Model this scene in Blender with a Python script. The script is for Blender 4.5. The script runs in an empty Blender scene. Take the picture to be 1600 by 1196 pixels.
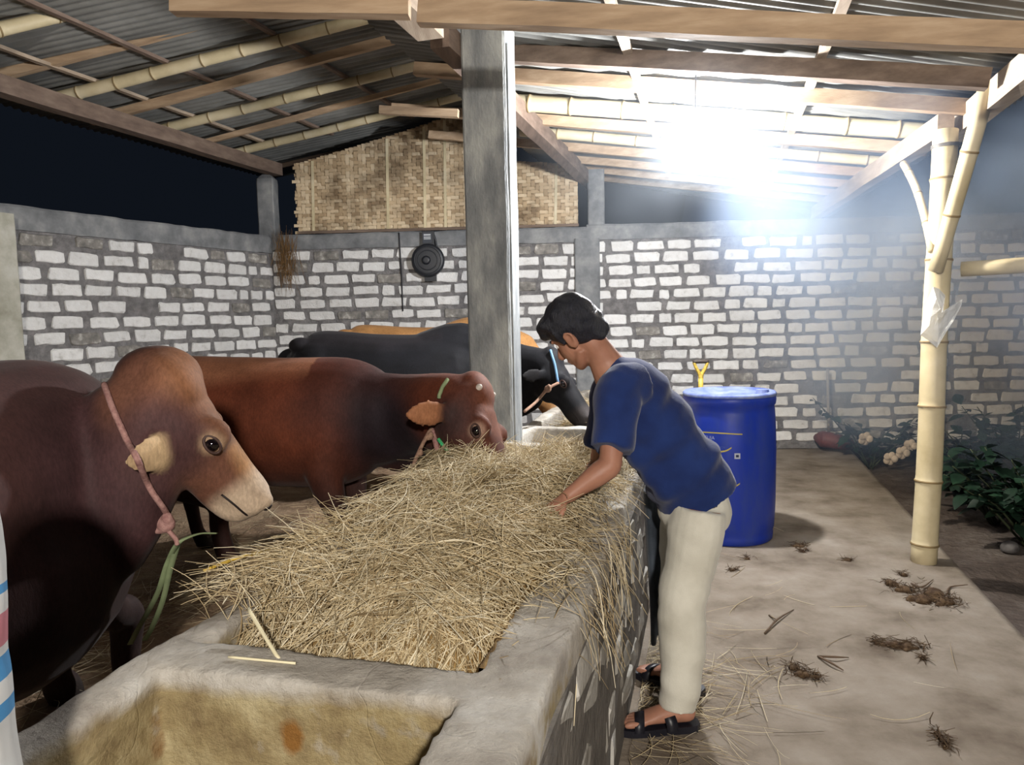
import bpy, bmesh, math, random
import numpy as np
from mathutils import Vector, Matrix, Quaternion, noise as mnoise

scene = bpy.context.scene
COL = scene.collection
rng = np.random.default_rng(7)
random.seed(7)

# ------------------------------------------------------------------ camera
W, H, F = 1600.0, 1196.0, 1180.0
PITCH = math.atan(101.0 / F)
ROLL = 0.022
CAMZ = 1.5
fw = Vector((0, math.cos(PITCH), -math.sin(PITCH)))
rt0 = Vector((1, 0, 0))
up0 = rt0.cross(fw)
rt = (rt0 * math.cos(ROLL) - up0 * math.sin(ROLL)).normalized()
up = rt.cross(fw).normalized()
CAMP = Vector((0, 0, CAMZ))
cam_d = bpy.data.cameras.new('camera')
cam_d.sensor_fit = 'HORIZONTAL'; cam_d.sensor_width = 36.0
cam_d.lens = 36.0 * F / W
cam_d.clip_start = 0.05; cam_d.clip_end = 200
cam = bpy.data.objects.new('camera', cam_d); COL.objects.link(cam)
cam.matrix_world = Matrix(((rt.x, up.x, -fw.x, CAMP.x), (rt.y, up.y, -fw.y, CAMP.y), (rt.z, up.z, -fw.z, CAMP.z), (0, 0, 0, 1)))
scene.camera = cam

def ray(px, py):
    return (fw + rt * ((px - W / 2) / F) - up * ((py - H / 2) / F))
def at(px, py, Y):            # the point at depth Y (metres ahead) seen at a photo position
    d = ray(px, py); return CAMP + d * (Y / d.y)
def onz(px, py, z):           # the point at height z seen at a photo position
    d = ray(px, py); return CAMP + d * ((z - CAMZ) / d.z)

# ------------------------------------------------------------------ world, exposure
wd = bpy.data.worlds.new('night'); scene.world = wd; wd.use_nodes = True
bg = wd.node_tree.nodes['Background']
bg.inputs[0].default_value = (0.35, 0.48, 0.75, 1); bg.inputs[1].default_value = 0.012
scene.view_settings.view_transform = 'Standard'
scene.view_settings.look = 'None'
scene.view_settings.gamma = 1.0
scene.view_settings.use_curve_mapping = False
scene.view_settings.exposure = 0.16
scene.cycles.volume_step_rate = 5.0
scene.cycles.volume_max_steps = 24
scene.cycles.use_adaptive_sampling = True
scene.cycles.adaptive_threshold = 0.02
scene.cycles.max_bounces = 5
scene.cycles.diffuse_bounces = 3
scene.cycles.glossy_bounces = 2
scene.cycles.transparent_max_bounces = 6
scene.cycles.sample_clamp_indirect = 6.0

BULB_POWER = 3500.0      # emission strength of the glowing bulb in view
LAMP2_POWER = 820.0     # lamp hanging behind the camera (watts)
BULB_POS = at(1085, 236, 4.72)
LAMP2_POS = Vector((0.35, -2.4, 2.75))

# ------------------------------------------------------------------ helpers
ORIGIN = {}
def tag(o, label=None, cat=None, group=None, kind=None):
    if label: o['label'] = label
    if cat: o['category'] = cat
    if group: o['group'] = group
    if kind: o['kind'] = kind
    return o
def empty(name, loc, label=None, cat=None, group=None, kind=None):
    o = bpy.data.objects.new(name, None); COL.objects.link(o)
    o.location = loc; o.empty_display_size = 0.1
    ORIGIN[o] = Vector(loc)
    return tag(o, label, cat, group, kind)
def link_mesh(name, me, mat=None, parent=None, loc=None):
    """mesh in world coordinates -> object whose origin is its thing's base"""
    n = len(me.vertices)
    co = np.empty(n * 3); me.vertices.foreach_get('co', co); co = co.reshape(-1, 3)
    o = bpy.data.objects.new(name, me); COL.objects.link(o)
    if parent is not None:
        org = ORIGIN[parent]; o.parent = parent
    else:
        if loc is None:
            org = Vector(((co[:, 0].min() + co[:, 0].max()) / 2, (co[:, 1].min() + co[:, 1].max()) / 2, co[:, 2].min()))
        else: org = Vector(loc)
        o.location = org
    ORIGIN[o] = org
    co -= np.array(org); me.vertices.foreach_set('co', co.ravel()); me.update()
    if mat and not me.materials: me.materials.append(mat)
    return o
def smooth(me, on=True):
    me.polygons.foreach_set('use_smooth', [on] * len(me.polygons)); me.update()

class MB:
    def __init__(s): s.v = []; s.f = []
    def add(s, vs, fs):
        b = len(s.v); s.v += [tuple(v) for v in vs]; s.f += [tuple(i + b for i in f) for f in fs]; return s
    def box(s, c, size, rot=None, taper=1.0):
        hx, hy, hz = size[0] / 2, size[1] / 2, size[2] / 2
        vs = [Vector((x * hx * (taper if z > 0 else 1), y * hy * (taper if z > 0 else 1), z * hz)) for z in (-1, 1) for y in (-1, 1) for x in (-1, 1)]
        if rot is not None: vs = [rot @ v for v in vs]
        c = Vector(c)
        return s.add([v + c for v in vs], [(0, 2, 3, 1), (4, 5, 7, 6), (0, 1, 5, 4), (2, 6, 7, 3), (0, 4, 6, 2), (1, 3, 7, 5)])
    def bar(s, a, b, w, h, upv=(0, 0, 1), ch=0.0):
        a = Vector(a); b = Vector(b); t = (b - a).normalized(); sd = t.cross(Vector(upv)).normalized(); u = sd.cross(t)
        q = min(w, h) * ch
        if q > 0:
            pr = [(-w/2+q, -h/2), (w/2-q, -h/2), (w/2, -h/2+q), (w/2, h/2-q), (w/2-q, h/2), (-w/2+q, h/2), (-w/2, h/2-q), (-w/2, -h/2+q)]
        else: pr = [(-w/2, -h/2), (w/2, -h/2), (w/2, h/2), (-w/2, h/2)]
        n = len(pr)
        vs = [p + sd * x + u * y for p in (a, b) for x, y in pr]
        fs = [tuple(range(n - 1, -1, -1)), tuple(range(n, 2 * n))] + [(i, (i + 1) % n, n + (i + 1) % n, n + i) for i in range(n)]
        return s.add(vs, fs)
    def loft(s, pts, rx, ry=None, n=14, upv=(0, 0, 1), sub=4, cap=True):
        P, RX, RY = resample(pts, rx, ry if ry is not None else rx, sub)
        m = len(P); T = np.gradient(P, axis=0); T /= np.linalg.norm(T, axis=1)[:, None] + 1e-12
        u = np.array(upv, float); prev = None; vs = []
        ang = np.linspace(0, 2 * np.pi, n, endpoint=False)
        for i in range(m):
            t = T[i]
            if prev is None:
                sd = np.cross(t, u)
                if np.linalg.norm(sd) < 1e-3: sd = np.cross(t, np.array((1.0, 0.001, 0)))
            else: sd = prev - t * prev.dot(t)
            sd /= np.linalg.norm(sd); prev = sd; nn = np.cross(sd, t)
            ring = P[i] + np.outer(np.cos(ang) * RX[i], sd) + np.outer(np.sin(ang) * RY[i], nn)
            vs.append(ring)
        vs = np.concatenate(vs); fs = []
        for i in range(m - 1):
            for j in range(n):
                k = (j + 1) % n
                fs.append((i * n + j, i * n + k, (i + 1) * n + k, (i + 1) * n + j))
        if cap:
            fs.append(tuple(range(n - 1, -1, -1))); fs.append(tuple((m - 1) * n + j for j in range(n)))
        return s.add([Vector(v) for v in vs], fs)
    def ell(s, c, r, rot=None, n=14, m=9):
        vs = []; fs = []
        c = Vector(c)
        for i in range(m + 1):
            th = math.pi * i / m
            for j in range(n):
                ph = 2 * math.pi * j / n
                v = Vector((r[0] * math.sin(th) * math.cos(ph), r[1] * math.sin(th) * math.sin(ph), r[2] * math.cos(th)))
                if rot is not None: v = rot @ v
                vs.append(c + v)
        for i in range(m):
            for j in range(n):
                k = (j + 1) % n
                fs.append((i * n + j, (i + 1) * n + j, (i + 1) * n + k, i * n + k))
        return s.add(vs, fs)
    def mesh(s, name='m', weld=False):
        me = bpy.data.meshes.new(name); me.from_pydata([tuple(v) for v in s.v], [], s.f)
        if weld:
            bm = bmesh.new(); bm.from_mesh(me); bmesh.ops.remove_doubles(bm, verts=bm.verts, dist=1e-5); bm.to_mesh(me); bm.free()
        me.update(); return me
    def build(s, name, mat, parent=None, sm=False, loc=None):
        me = s.mesh(name)
        if sm: smooth(me)
        return link_mesh(name, me, mat, parent, loc)

def resample(pts, rx, ry, sub):
    P = np.array([tuple(p) for p in pts], float); n = len(P)
    rx = np.broadcast_to(np.array(rx, float), (n,)); ry = np.broadcast_to(np.array(ry, float), (n,))
    if sub <= 1 or n < 3: return P, rx, ry
    A = np.column_stack([P, rx, ry])
    ext = np.vstack([2 * A[0] - A[1], A, 2 * A[-1] - A[-2]])
    out = []
    for i in range(n - 1):
        p0, p1, p2, p3 = ext[i], ext[i + 1], ext[i + 2], ext[i + 3]
        for k in range(sub):
            t = k / sub
            out.append(0.5 * ((2 * p1) + (-p0 + p2) * t + (2 * p0 - 5 * p1 + 4 * p2 - p3) * t * t + (-p0 + 3 * p1 - 3 * p2 + p3) * t ** 3))
    out.append(A[-1]); out = np.array(out)
    return out[:, :3], np.maximum(out[:, 3], 1e-4), np.maximum(out[:, 4], 1e-4)

def organic(mb, voxel, iters=6, factor=0.5):
    """closed overlapping volumes -> one continuous skin (world coordinates)"""
    me = mb.mesh('tmp', weld=True)
    o = bpy.data.objects.new('tmp', me); COL.objects.link(o)
    m = o.modifiers.new('r', 'REMESH'); m.mode = 'VOXEL'; m.voxel_size = voxel; m.adaptivity = 0
    if iters:
        sm = o.modifiers.new('s', 'SMOOTH'); sm.factor = factor; sm.iterations = iters
    dg = bpy.context.evaluated_depsgraph_get(); dg.update()
    r = bpy.data.meshes.new_from_object(o.evaluated_get(dg))
    bpy.data.objects.remove(o); bpy.data.meshes.remove(me)
    smooth(r); return r
def coords(me):
    co = np.empty(len(me.vertices) * 3); me.vertices.foreach_get('co', co); return co.reshape(-1, 3)
def normals(me):
    no = np.empty(len(me.vertices) * 3); me.vertices.foreach_get('normal', no); return no.reshape(-1, 3)
def set_coords(me, co):
    me.vertices.foreach_set('co', co.ravel()); me.update()
def fbm(co, scale, oct=3, seed=0.0):
    out = np.empty(len(co)); off = Vector((seed * 7.3, seed * 3.1, seed * 5.7))
    for i, c in enumerate(co):
        out[i] = mnoise.fractal(Vector(c) * scale + off, 1.0, 2.0, oct)
    return out
def vnoise(co, scale, seed=0, waves=24):
    """cheap smooth pseudo noise, vectorised, about -1..1"""
    r = np.random.default_rng(seed); d = r.normal(size=(waves, 3)); d *= (scale * r.uniform(0.5, 1.6, waves) / np.linalg.norm(d, axis=1))[:, None]
    ph = r.uniform(0, 6.28, waves)
    return np.sin(co @ d.T + ph).sum(1) / math.sqrt(waves)
def set_color(me, rgb):
    ca = me.color_attributes.new('Col', 'FLOAT_COLOR', 'POINT')
    a = np.ones((len(me.vertices), 4)); a[:, :3] = rgb
    ca.data.foreach_set('color', a.ravel())

# ------------------------------------------------------------------ materials
def srgb(r, g, b):
    f = lambda c: (c / 255 / 12.92) if c / 255 <= 0.04045 else ((c / 255 + 0.055) / 1.055) ** 2.4
    return (f(r), f(g), f(b))
def newmat(name):
    m = bpy.data.materials.new(name); m.use_nodes = True
    nt = m.node_tree; return m, nt, nt.nodes['Principled BSDF']
def nd(nt, t, **kw):
    n = nt.nodes.new(t)
    for k, v in kw.items():
        if k.startswith('i_'): n.inputs[k[2:].replace('_', ' ')].default_value = v
        else: setattr(n, k, v)
    return n
def ramp(nt, fac, stops):
    r = nt.nodes.new('ShaderNodeValToRGB'); els = r.color_ramp.elements
    while len(els) < len(stops): els.new(0.5)
    for e, (p, c) in zip(els, stops):
        e.position = p; e.color = (*c, 1)
    nt.links.new(fac, r.inputs[0]); return r.outputs[0]
def mixc(nt, fac, a, b, blend='MIX'):
    m = nt.nodes.new('ShaderNodeMix'); m.data_type = 'RGBA'; m.blend_type = blend
    for sock, val in ((m.inputs[0], fac), (m.inputs[6], a), (m.inputs[7], b)):
        if hasattr(val, 'is_linked') or hasattr(val, 'links'): nt.links.new(val, sock)
        elif isinstance(val, (int, float)): sock.default_value = val
        else: sock.default_value = (*val, 1)
    return m.outputs[2]
def mathn(nt, op, a, b=0.0, clamp=False):
    m = nt.nodes.new('ShaderNodeMath'); m.operation = op; m.use_clamp = clamp
    for s, v in ((m.inputs[0], a), (m.inputs[1], b)):
        if isinstance(v, (int, float)): s.default_value = v
        else: nt.links.new(v, s)
    return m.outputs[0]
def coordn(nt, scale=(1, 1, 1), kind='Object', rot=(0, 0, 0)):
    tc = nt.nodes.new('ShaderNodeTexCoord'); mp = nt.nodes.new('ShaderNodeMapping')
    mp.inputs['Scale'].default_value = scale; mp.inputs['Rotation'].default_value = rot
    nt.links.new(tc.outputs[kind], mp.inputs[0]); return mp.outputs[0]
def geopos(nt, scale=(1, 1, 1)):
    g = nt.nodes.new('ShaderNodeNewGeometry'); mp = nt.nodes.new('ShaderNodeMapping')
    mp.inputs['Scale'].default_value = scale
    nt.links.new(g.outputs['Position'], mp.inputs[0]); return mp.outputs[0]
def noisen(nt, vec, scale, detail=4, rough=0.55):
    n = nt.nodes.new('ShaderNodeTexNoise'); n.inputs['Scale'].default_value = scale
    n.inputs['Detail'].default_value = detail; n.inputs['Roughness'].default_value = rough
    if vec is not None: nt.links.new(vec, n.inputs['Vector'])
    return n.outputs['Fac']
def bump(nt, bsdf, h, strength=0.3, dist=0.01):
    b = nt.nodes.new('ShaderNodeBump'); b.inputs['Strength'].default_value = strength; b.inputs['Distance'].default_value = dist
    nt.links.new(h, b.inputs['Height']); nt.links.new(b.outputs[0], bsdf.inputs['Normal'])
def rough_mat(name, stops, scale=6, detail=5, rough=0.9, bs=0.4, bscale=40, bdist=0.006, stretch=(1, 1, 1), rand=0.0, pos=True, spec=0.25):
    m, nt, b = newmat(name)
    v = geopos(nt, stretch) if pos else coordn(nt, stretch)
    col = ramp(nt, noisen(nt, v, scale, detail, 0.6), stops)
    if rand > 0:
        oi = nt.nodes.new('ShaderNodeObjectInfo')
        k = mathn(nt, 'ADD', mathn(nt, 'MULTIPLY', oi.outputs['Random'], rand), 1 - rand * 0.6)
        cc = nt.nodes.new('ShaderNodeCombineColor')
        for i in range(3): nt.links.new(k, cc.inputs[i])
        col = mixc(nt, 1.0, col, cc.outputs[0], 'MULTIPLY')
    nt.links.new(col, b.inputs['Base Color'])
    b.inputs['Roughness'].default_value = rough; b.inputs['Specular IOR Level'].default_value = spec
    if bs > 0: bump(nt, b, noisen(nt, v, bscale, 4), bs, bdist)
    return m
def plain(name, c, rough=0.6, metal=0.0, spec=0.4, noise=0.0, nscale=20):
    m, nt, b = newmat(name)
    if noise > 0:
        v = coordn(nt); lo = tuple(x * (1 - noise) for x in c); hi = tuple(min(1, x * (1 + noise)) for x in c)
        nt.links.new(ramp(nt, noisen(nt, v, nscale), [(0.3, lo), (0.7, hi)]), b.inputs['Base Color'])
    else: b.inputs['Base Color'].default_value = (*c, 1)
    b.inputs['Roughness'].default_value = rough; b.inputs['Metallic'].default_value = metal; b.inputs['Specular IOR Level'].default_value = spec
    return m

M = {}
M['brick'] = rough_mat('limestone', [(0.25, srgb(188, 186, 182)), (0.42, srgb(228, 227, 225)), (0.75, srgb(242, 242, 241))], 16, 7, 0.95, 0.9, 70, 0.008, rand=0.16)
M['brick_old'] = rough_mat('limestone_smeared', [(0.3, srgb(110, 108, 105)), (0.55, srgb(150, 146, 140)), (0.7, srgb(205, 202, 196))], 14, 5, 0.95, 0.6, 60, 0.005, rand=0.2)
M['mortar'] = rough_mat('mortar', [(0.25, srgb(92, 90, 90)), (0.5, srgb(124, 122, 122)), (0.75, srgb(154, 151, 150))], 12, 8, 0.95, 1.0, 50, 0.016)
M['cement'] = rough_mat('cement_plaster', [(0.28, srgb(98, 100, 103)), (0.5, srgb(128, 130, 132)), (0.72, srgb(160, 161, 160))], 5, 9, 0.9, 0.35, 50, 0.006)
M['post'] = rough_mat('cement_post', [(0.25, srgb(96, 100, 104)), (0.48, srgb(134, 137, 138)), (0.68, srgb(172, 174, 171))], 6, 9, 0.9, 0.8, 60, 0.008, stretch=(1.4, 1.4, 0.5))
M['trough'] = rough_mat('trough_concrete', [(0.2, srgb(112, 106, 98)), (0.45, srgb(146, 140, 130)), (0.75, srgb(180, 175, 166))], 2.5, 8, 0.88, 0.5, 35, 0.008)
M['slab'] = rough_mat('concrete_slab', [(0.3, srgb(94, 82, 70)), (0.48, srgb(132, 121, 108)), (0.7, srgb(156, 146, 134))], 2.6, 11, 0.92, 0.6, 40, 0.008)
M['dirt'] = rough_mat('stable_dirt', [(0.2, srgb(92, 72, 56)), (0.5, srgb(146, 122, 98)), (0.8, srgb(184, 164, 134))], 5, 7, 0.95, 0.9, 25, 0.02)
M['soil'] = rough_mat('garden_soil', [(0.2, srgb(52, 44, 40)), (0.5, srgb(88, 78, 72)), (0.8, srgb(120, 112, 105))], 4, 7, 0.95, 1.0, 22, 0.03)
M['wood'] = rough_mat('sawn_wood', [(0.2, srgb(140, 118, 96)), (0.5, srgb(178, 152, 124)), (0.8, srgb(206, 182, 154))], 3, 6, 0.8, 0.3, 30, 0.003, stretch=(0.6, 6, 6), rand=0.3, pos=False)
M['wood_dark'] = rough_mat('weathered_wood', [(0.2, srgb(86, 74, 66)), (0.5, srgb(118, 102, 90)), (0.8, srgb(148, 130, 116))], 3, 6, 0.85, 0.3, 30, 0.003, stretch=(0.6, 6, 6), rand=0.3, pos=False)
M['bamboo'] = rough_mat('bamboo_culm', [(0.2, srgb(180, 164, 126)), (0.5, srgb(208, 194, 158)), (0.8, srgb(226, 214, 186))], 4, 5, 0.55, 0.15, 40, 0.002, stretch=(1, 1, 1), rand=0.2, spec=0.5)
M['bamboo_node'] = plain('bamboo_node', srgb(142, 122, 86), 0.7, noise=0.2)
M['sheet'] = rough_mat('roof_sheet', [(0.2, srgb(96, 96, 94)), (0.5, srgb(128, 128, 124)), (0.8, srgb(152, 152, 148))], 2.5, 6, 0.6, 0.2, 40, 0.004, rand=0.35, spec=0.4)
M['gedek'] = None
def woodmat(name, stops, st, rand=0.3):
    return rough_mat(name, stops, 3, 6, 0.8, 0.3, 30, 0.003, stretch=st, rand=rand, pos=False)
M['wood_y'] = woodmat('sawn_wood_lengthwise', [(0.2, srgb(150, 132, 114)), (0.5, srgb(182, 164, 144)), (0.8, srgb(210, 194, 174))], (6, 0.6, 6))
M['wood_dark_y'] = woodmat('weathered_wood_lengthwise', [(0.2, srgb(94, 80, 72)), (0.5, srgb(126, 108, 96)), (0.8, srgb(150, 132, 118))], (6, 0.6, 6))
# ------------------------------------------------------------------ ground and floors
AX = 0.26                                   # the trough and the roof run along (AX, 1)
axis = Vector((AX, 1, 0)).normalized(); perp = Vector((1, -AX, 0)).normalized()
XR = lambda y: -0.285 + AX * y              # outer face of the trough towards the walkway
XL = lambda y: -1.165 + AX * y              # outer face towards the cattle
KERB = lambda y: 1.365 + 0.283 * y
STALL_Z = 0.26

def grid_mesh(name, fx0, fx1, y0, y1, nx, ny, zf, mat, thick=None, sm=True):
    vs = []; fs = []
    ys = np.linspace(y0, y1, ny); us = np.linspace(0, 1, nx)
    P = np.array([[fx0(y) + (fx1(y) - fx0(y)) * u, y, 0] for y in ys for u in us])
    P[:, 2] = zf(P)
    for j in range(ny - 1):
        for i in range(nx - 1):
            a = j * nx + i; fs.append((a, a + 1, a + nx + 1, a + nx))
    if thick:
        b = len(P); Q = P.copy(); Q[:, 2] = P[:, 2].min() - thick; n0 = b
        P = np.vstack([P, Q])
        fs += [tuple(n0 + k for k in reversed(f)) for f in fs]
        bd = [i for i in range(nx)] + [j * nx + nx - 1 for j in range(1, ny)] + [(ny - 1) * nx + i for i in range(nx - 2, -1, -1)] + [j * nx for j in range(ny - 2, 0, -1)]
        for k in range(len(bd)):
            a, c = bd[k], bd[(k + 1) % len(bd)]; fs.append((c, a, a + n0, c + n0))
    me = bpy.data.meshes.new(name); me.from_pydata(P.tolist(), [], fs); me.update()
    if sm: smooth(me)
    return link_mesh(name, me, mat)

WALL_A = Vector((-2.64, 8.50, 0)); WDIR = Vector((1, -0.05, 0)).normalized()
WY = lambda x: 8.50 - 0.05 * (x + 2.64)
floor = grid_mesh('floor', lambda y: XR(y) - 0.05, KERB, -3.4, 8.35, 60, 130, lambda P: 0.006 * vnoise(P, 2.2, 3), M['slab'], 0.16)
floor.data.polygons.foreach_set('use_smooth', [True] * len(floor.data.polygons)); tag(floor, 'worn beige concrete walkway slab between trough and garden', kind='structure')
st = grid_mesh('stable_floor', lambda y: -6.0, lambda y: XL(y) + 0.03, -3.4, 8.6, 130, 170,
               lambda P: STALL_Z + 0.018 * vnoise(P, 9, 5) + 0.012 * vnoise(P, 24, 6), M['dirt'], 0.25)
tag(st, 'trampled brown earth floor of the cattle stall', kind='structure')
gd = grid_mesh('garden_ground', lambda y: KERB(y) - 0.02, lambda y: 16.0, -3.4, 12, 90, 100,
               lambda P: -0.13 + 0.025 * vnoise(P, 6, 8) + 0.012 * vnoise(P, 20, 9), M['soil'], 0.2)
tag(gd, 'dark bare soil beside the concrete walkway', kind='structure')

# ------------------------------------------------------------------ brick walls
def brick_variants(n):
    out = []
    for k in range(n):
        r = random.Random(100 + k)
        # outline of a rough block, unit size about 1 x 1, front towards -y
        pts = []
        base = [(-.5, -.42), (-.44, -.5), (-.15, -.5), (.15, -.5), (.44, -.5), (.5, -.42), (.5, .40), (.43, .5), (.12, .5), (-.18, .5), (-.44, .5), (-.5, .38)]
        sk = r.uniform(-.05, .05)
        for x, z in base:
            pts.append((x + r.uniform(-.035, .035) + sk * z, z + r.uniform(-.075, .075)))
        m = MB(); nn = len(pts)
        back = [(x, 0.5, z) for x, z in pts]
        edge = [(x, -0.32, z) for x, z in pts]
        fr = [(x * .965, -0.5 + r.uniform(-.1, .1), z * .88) for x, z in pts]
        m.add(back + edge + fr, [(i, (i + 1) % nn, nn + (i + 1) % nn, nn + i) for i in range(nn)] +
              [(nn + i, nn + (i + 1) % nn, 2 * nn + (i + 1) % nn, 2 * nn + i) for i in range(nn)] + [tuple(range(2 * nn, 3 * nn))])
        out.append(m.mesh('brick'))
    return out
BR = brick_variants(10)
BR_A = BR; BR_B = []
for b in BR_A: b.materials.append(M['brick'])
for b in BR:
    c = b.copy(); c.materials.clear(); c.materials.append(M['brick_old']); BR_B.append(c)

def brick_wall(name, A, B, z0, ztop, beam_h, skip=(), seed=1, thick=0.16, label=None, pitch=0.133, old=0.06, zrow0=0.02):
    """wall from A to B (viewer on the right-hand side of A->B); local x along it, local -y towards the stable"""
    A = Vector(A); B = Vector(B); L = (B - A).length; d = (B - A).normalized()
    ang = math.atan2(d.y, d.x); r = random.Random(seed)
    # mortar body, slightly uneven
    nx = int(L / 0.06); nz = int((ztop - z0) / 0.05); vs = []; fs = []
    for j in range(nz + 1):
        for i in range(nx + 1):
            x = L * i / nx; z = z0 + (ztop - beam_h - z0) * j / nz
            vs.append((x, 0.004 * mnoise.noise(Vector((x * 6, z * 6, seed))) , z))
    for j in range(nz):
        for i in range(nx):
            a = j * (nx + 1) + i; fs.append((a, a + 1, a + nx + 2, a + nx + 1))
    b = len(vs)
    vs += [(0, thick, z0), (L, thick, z0), (L, thick, ztop - beam_h), (0, thick, ztop - beam_h)]
    c0, c1, c2, c3 = 0, nx, nz * (nx + 1) + nx, nz * (nx + 1)
    fs += [(b + 1, b, b + 3, b + 2), (c0, c3, b + 3, b), (c1, b + 1, b + 2, c2), (c3, c2, b + 2, b + 3)]
    me = bpy.data.meshes.new(name); me.from_pydata(vs, [], fs); me.update(); me.materials.append(M['mortar'])
    w = bpy.data.objects.new(name, me); COL.objects.link(w); w.location = A; w.rotation_euler = (0, 0, ang)
    tag(w, label, kind='structure')
    # cement ring beam on top, own part, wavy upper edge
    n = max(8, int(L / 0.09)); mb = MB(); ring = []
    for i in range(n + 1):
        x = L * i / n; dz = 0.012 * mnoise.noise(Vector((x * 3, seed, 0))) + 0.008 * mnoise.noise(Vector((x * 11, seed, 3)))
        db = 0.012 * mnoise.noise(Vector((x * 7, seed, 9)))
        ring.append([(x, -0.022, ztop - beam_h + db), (x, -0.026, ztop - 0.02 + dz), (x, -0.012, ztop + dz), (x, thick + .02, ztop + dz * .5), (x, thick + .02, ztop - beam_h)])
    vv = [p for q in ring for p in q]; ff = []
    for i in range(n):
        for k in range(5):
            ff.append((i * 5 + k, (i + 1) * 5 + k, (i + 1) * 5 + (k + 1) % 5, i * 5 + (k + 1) % 5))
    ff += [(0, 1, 2, 3, 4), tuple(n * 5 + k for k in (4, 3, 2, 1, 0))]
    mb.add(vv, ff); bme = mb.mesh('ring_beam'); bme.materials.append(M['cement'])
    bo = bpy.data.objects.new('ring_beam', bme); COL.objects.link(bo); bo.parent = w
    # courses of blocks
    z = ztop - beam_h - 0.065; row = 0
    while z > z0 + 0.03:
        x = r.uniform(-0.2, 0.0)
        while x < L - 0.06:
            ln = r.uniform(0.235, 0.285) if r.random() > 0.12 else r.uniform(0.1, 0.17)
            gap = r.uniform(0.032, 0.065)
            x0 = max(x, 0.012); x1 = min(x + ln, L - 0.012)
            if x1 - x0 > 0.05 and not any(a < (x0 + x1) / 2 < c for a, c in skip):
                bad = r.random()
                if bad > 0.025:
                    k = r.randrange(len(BR)); src = BR_B if bad < 0.025 + old * (3.0 if row == 0 else 1.0) else BR_A
                    o = bpy.data.objects.new('brick', src[k]); COL.objects.link(o); o.parent = w
                    o.location = ((x0 + x1) / 2, 0.012, z + r.uniform(-.007, .007) + 0.004 * math.sin(x * 1.3 + seed))
                    o.scale = (x1 - x0, r.uniform(0.044, 0.056), r.uniform(0.088, 0.104)); o.rotation_euler = (0, r.uniform(-.025, .025), 0)
            x += ln + gap
        z -= pitch; row += 1
    return w

WX = lambda px: at(px, 500, 8.35).x
def wallpt(x): return Vector((x, WY(x), 0))
x_p1 = WX(918); x_p2 = WX(1444)
w_back = brick_wall('wall_back', wallpt(-2.64), wallpt(x_p1), 0.0, 2.47, 0.165, seed=3, label='white block wall behind the cattle with grey mortar')
w_backr = brick_wall('wall_rear', wallpt(x_p1), wallpt(x_p2), 0.0, 2.49, 0.165, seed=5, label='white block wall behind the blue drum')
w_right = brick_wall('wall_right', wallpt(x_p2), wallpt(x_p2 + 3.4), 0.0, 2.49, 0.165, seed=8, label='white block wall beyond the bamboo post')
LW0 = Vector((-4.35, 4.95, 0))
w_left = brick_wall('wall_left', LW0, wallpt(-2.64), 0.0, 2.46, 0.19, seed=11, label='white block side wall of the stall', old=0.1)

# pilasters on the wall and stub columns on top of it
def col_box(name, c, sx, sy, z0, z1, mat, label, cat=None, kind=None, rotz=0.0, rounded=False, seed=0, parent=None):
    mb = MB(); n = 14; vs = []; fs = []
    q = 0.012
    prof = [(-sx/2+q, -sy/2), (0, -sy/2), (sx/2-q, -sy/2), (sx/2, -sy/2+q), (sx/2, 0), (sx/2, sy/2-q), (sx/2-q, sy/2), (-sx/2+q, sy/2), (-sx/2, sy/2-q), (-sx/2, 0), (-sx/2, -sy/2+q)]
    R = Matrix.Rotation(rotz, 3, 'Z'); m = len(prof)
    for i in range(n + 1):
        t = i / n; z = z0 + (z1 - z0) * t; k = 1.0
        if rounded and t > 0.9: k = 1 - 0.55 * ((t - 0.9) / 0.1) ** 2
        for x, y in prof:
            p = Vector((x * k, y * k, 0)); p += Vector((mnoise.noise(Vector((x * 9, z * 4, seed))) * .006, mnoise.noise(Vector((y * 9, z * 4, seed + 5))) * .006, 0))
            p = R @ p; vs.append((c[0] + p.x, c[1] + p.y, z))
    for i in range(n):
        for j in range(m):
            fs.append((i * m + j, i * m + (j + 1) % m, (i + 1) * m + (j + 1) % m, (i + 1) * m + j))
    fs += [tuple(range(m - 1, -1, -1)), tuple(n * m + j for j in range(m))]
    mb.add(vs, fs); o = mb.build(name, mat, parent); tag(o, label, cat, kind=kind); return o
wang = math.atan2(WDIR.y, WDIR.x)
col_box('pilaster', wallpt(x_p1) + Vector((0, -0.01, 0)), 0.27, 0.12, 0, 2.34, M['cement'], 'grey cement pilaster on the wall behind the boy', kind='structure', rotz=wang, seed=2)
col_box('pilaster', wallpt(x_p2) + Vector((0, -0.01, 0)), 0.19, 0.12, 0, 2.5, M['cement'], 'dark grey pilaster beside the bamboo post', kind='structure', rotz=wang, seed=4)
col_box('stub_column', wallpt(WX(934)) + Vector((0, 0.07, 0)), 0.18, 0.16, 2.44, 3.08, M['cement'], 'short grey cement column on the wall top under the roof beam', kind='structure', rotz=wang, seed=6)
col_box('stub_column', wallpt(at(417, 330, 8.5).x) + Vector((0, 0.05, 0)), 0.19, 0.17, 2.44, 3.14, M['cement'], 'short round-topped cement column on the corner of the walls', kind='structure', rotz=wang, rounded=True, seed=7)
col_box('end_pillar', at(-7, 450, 5.72) * 1.0, 0.22, 0.25, 0, 2.36, rough_mat('lime_plaster', [(0.3, srgb(150, 148, 132)), (0.6, srgb(188, 186, 174)), (0.8, srgb(205, 204, 196))], 6, 6), 'pale plastered pillar at the end of the side wall', kind='structure', rotz=1.13, seed=9)

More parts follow.
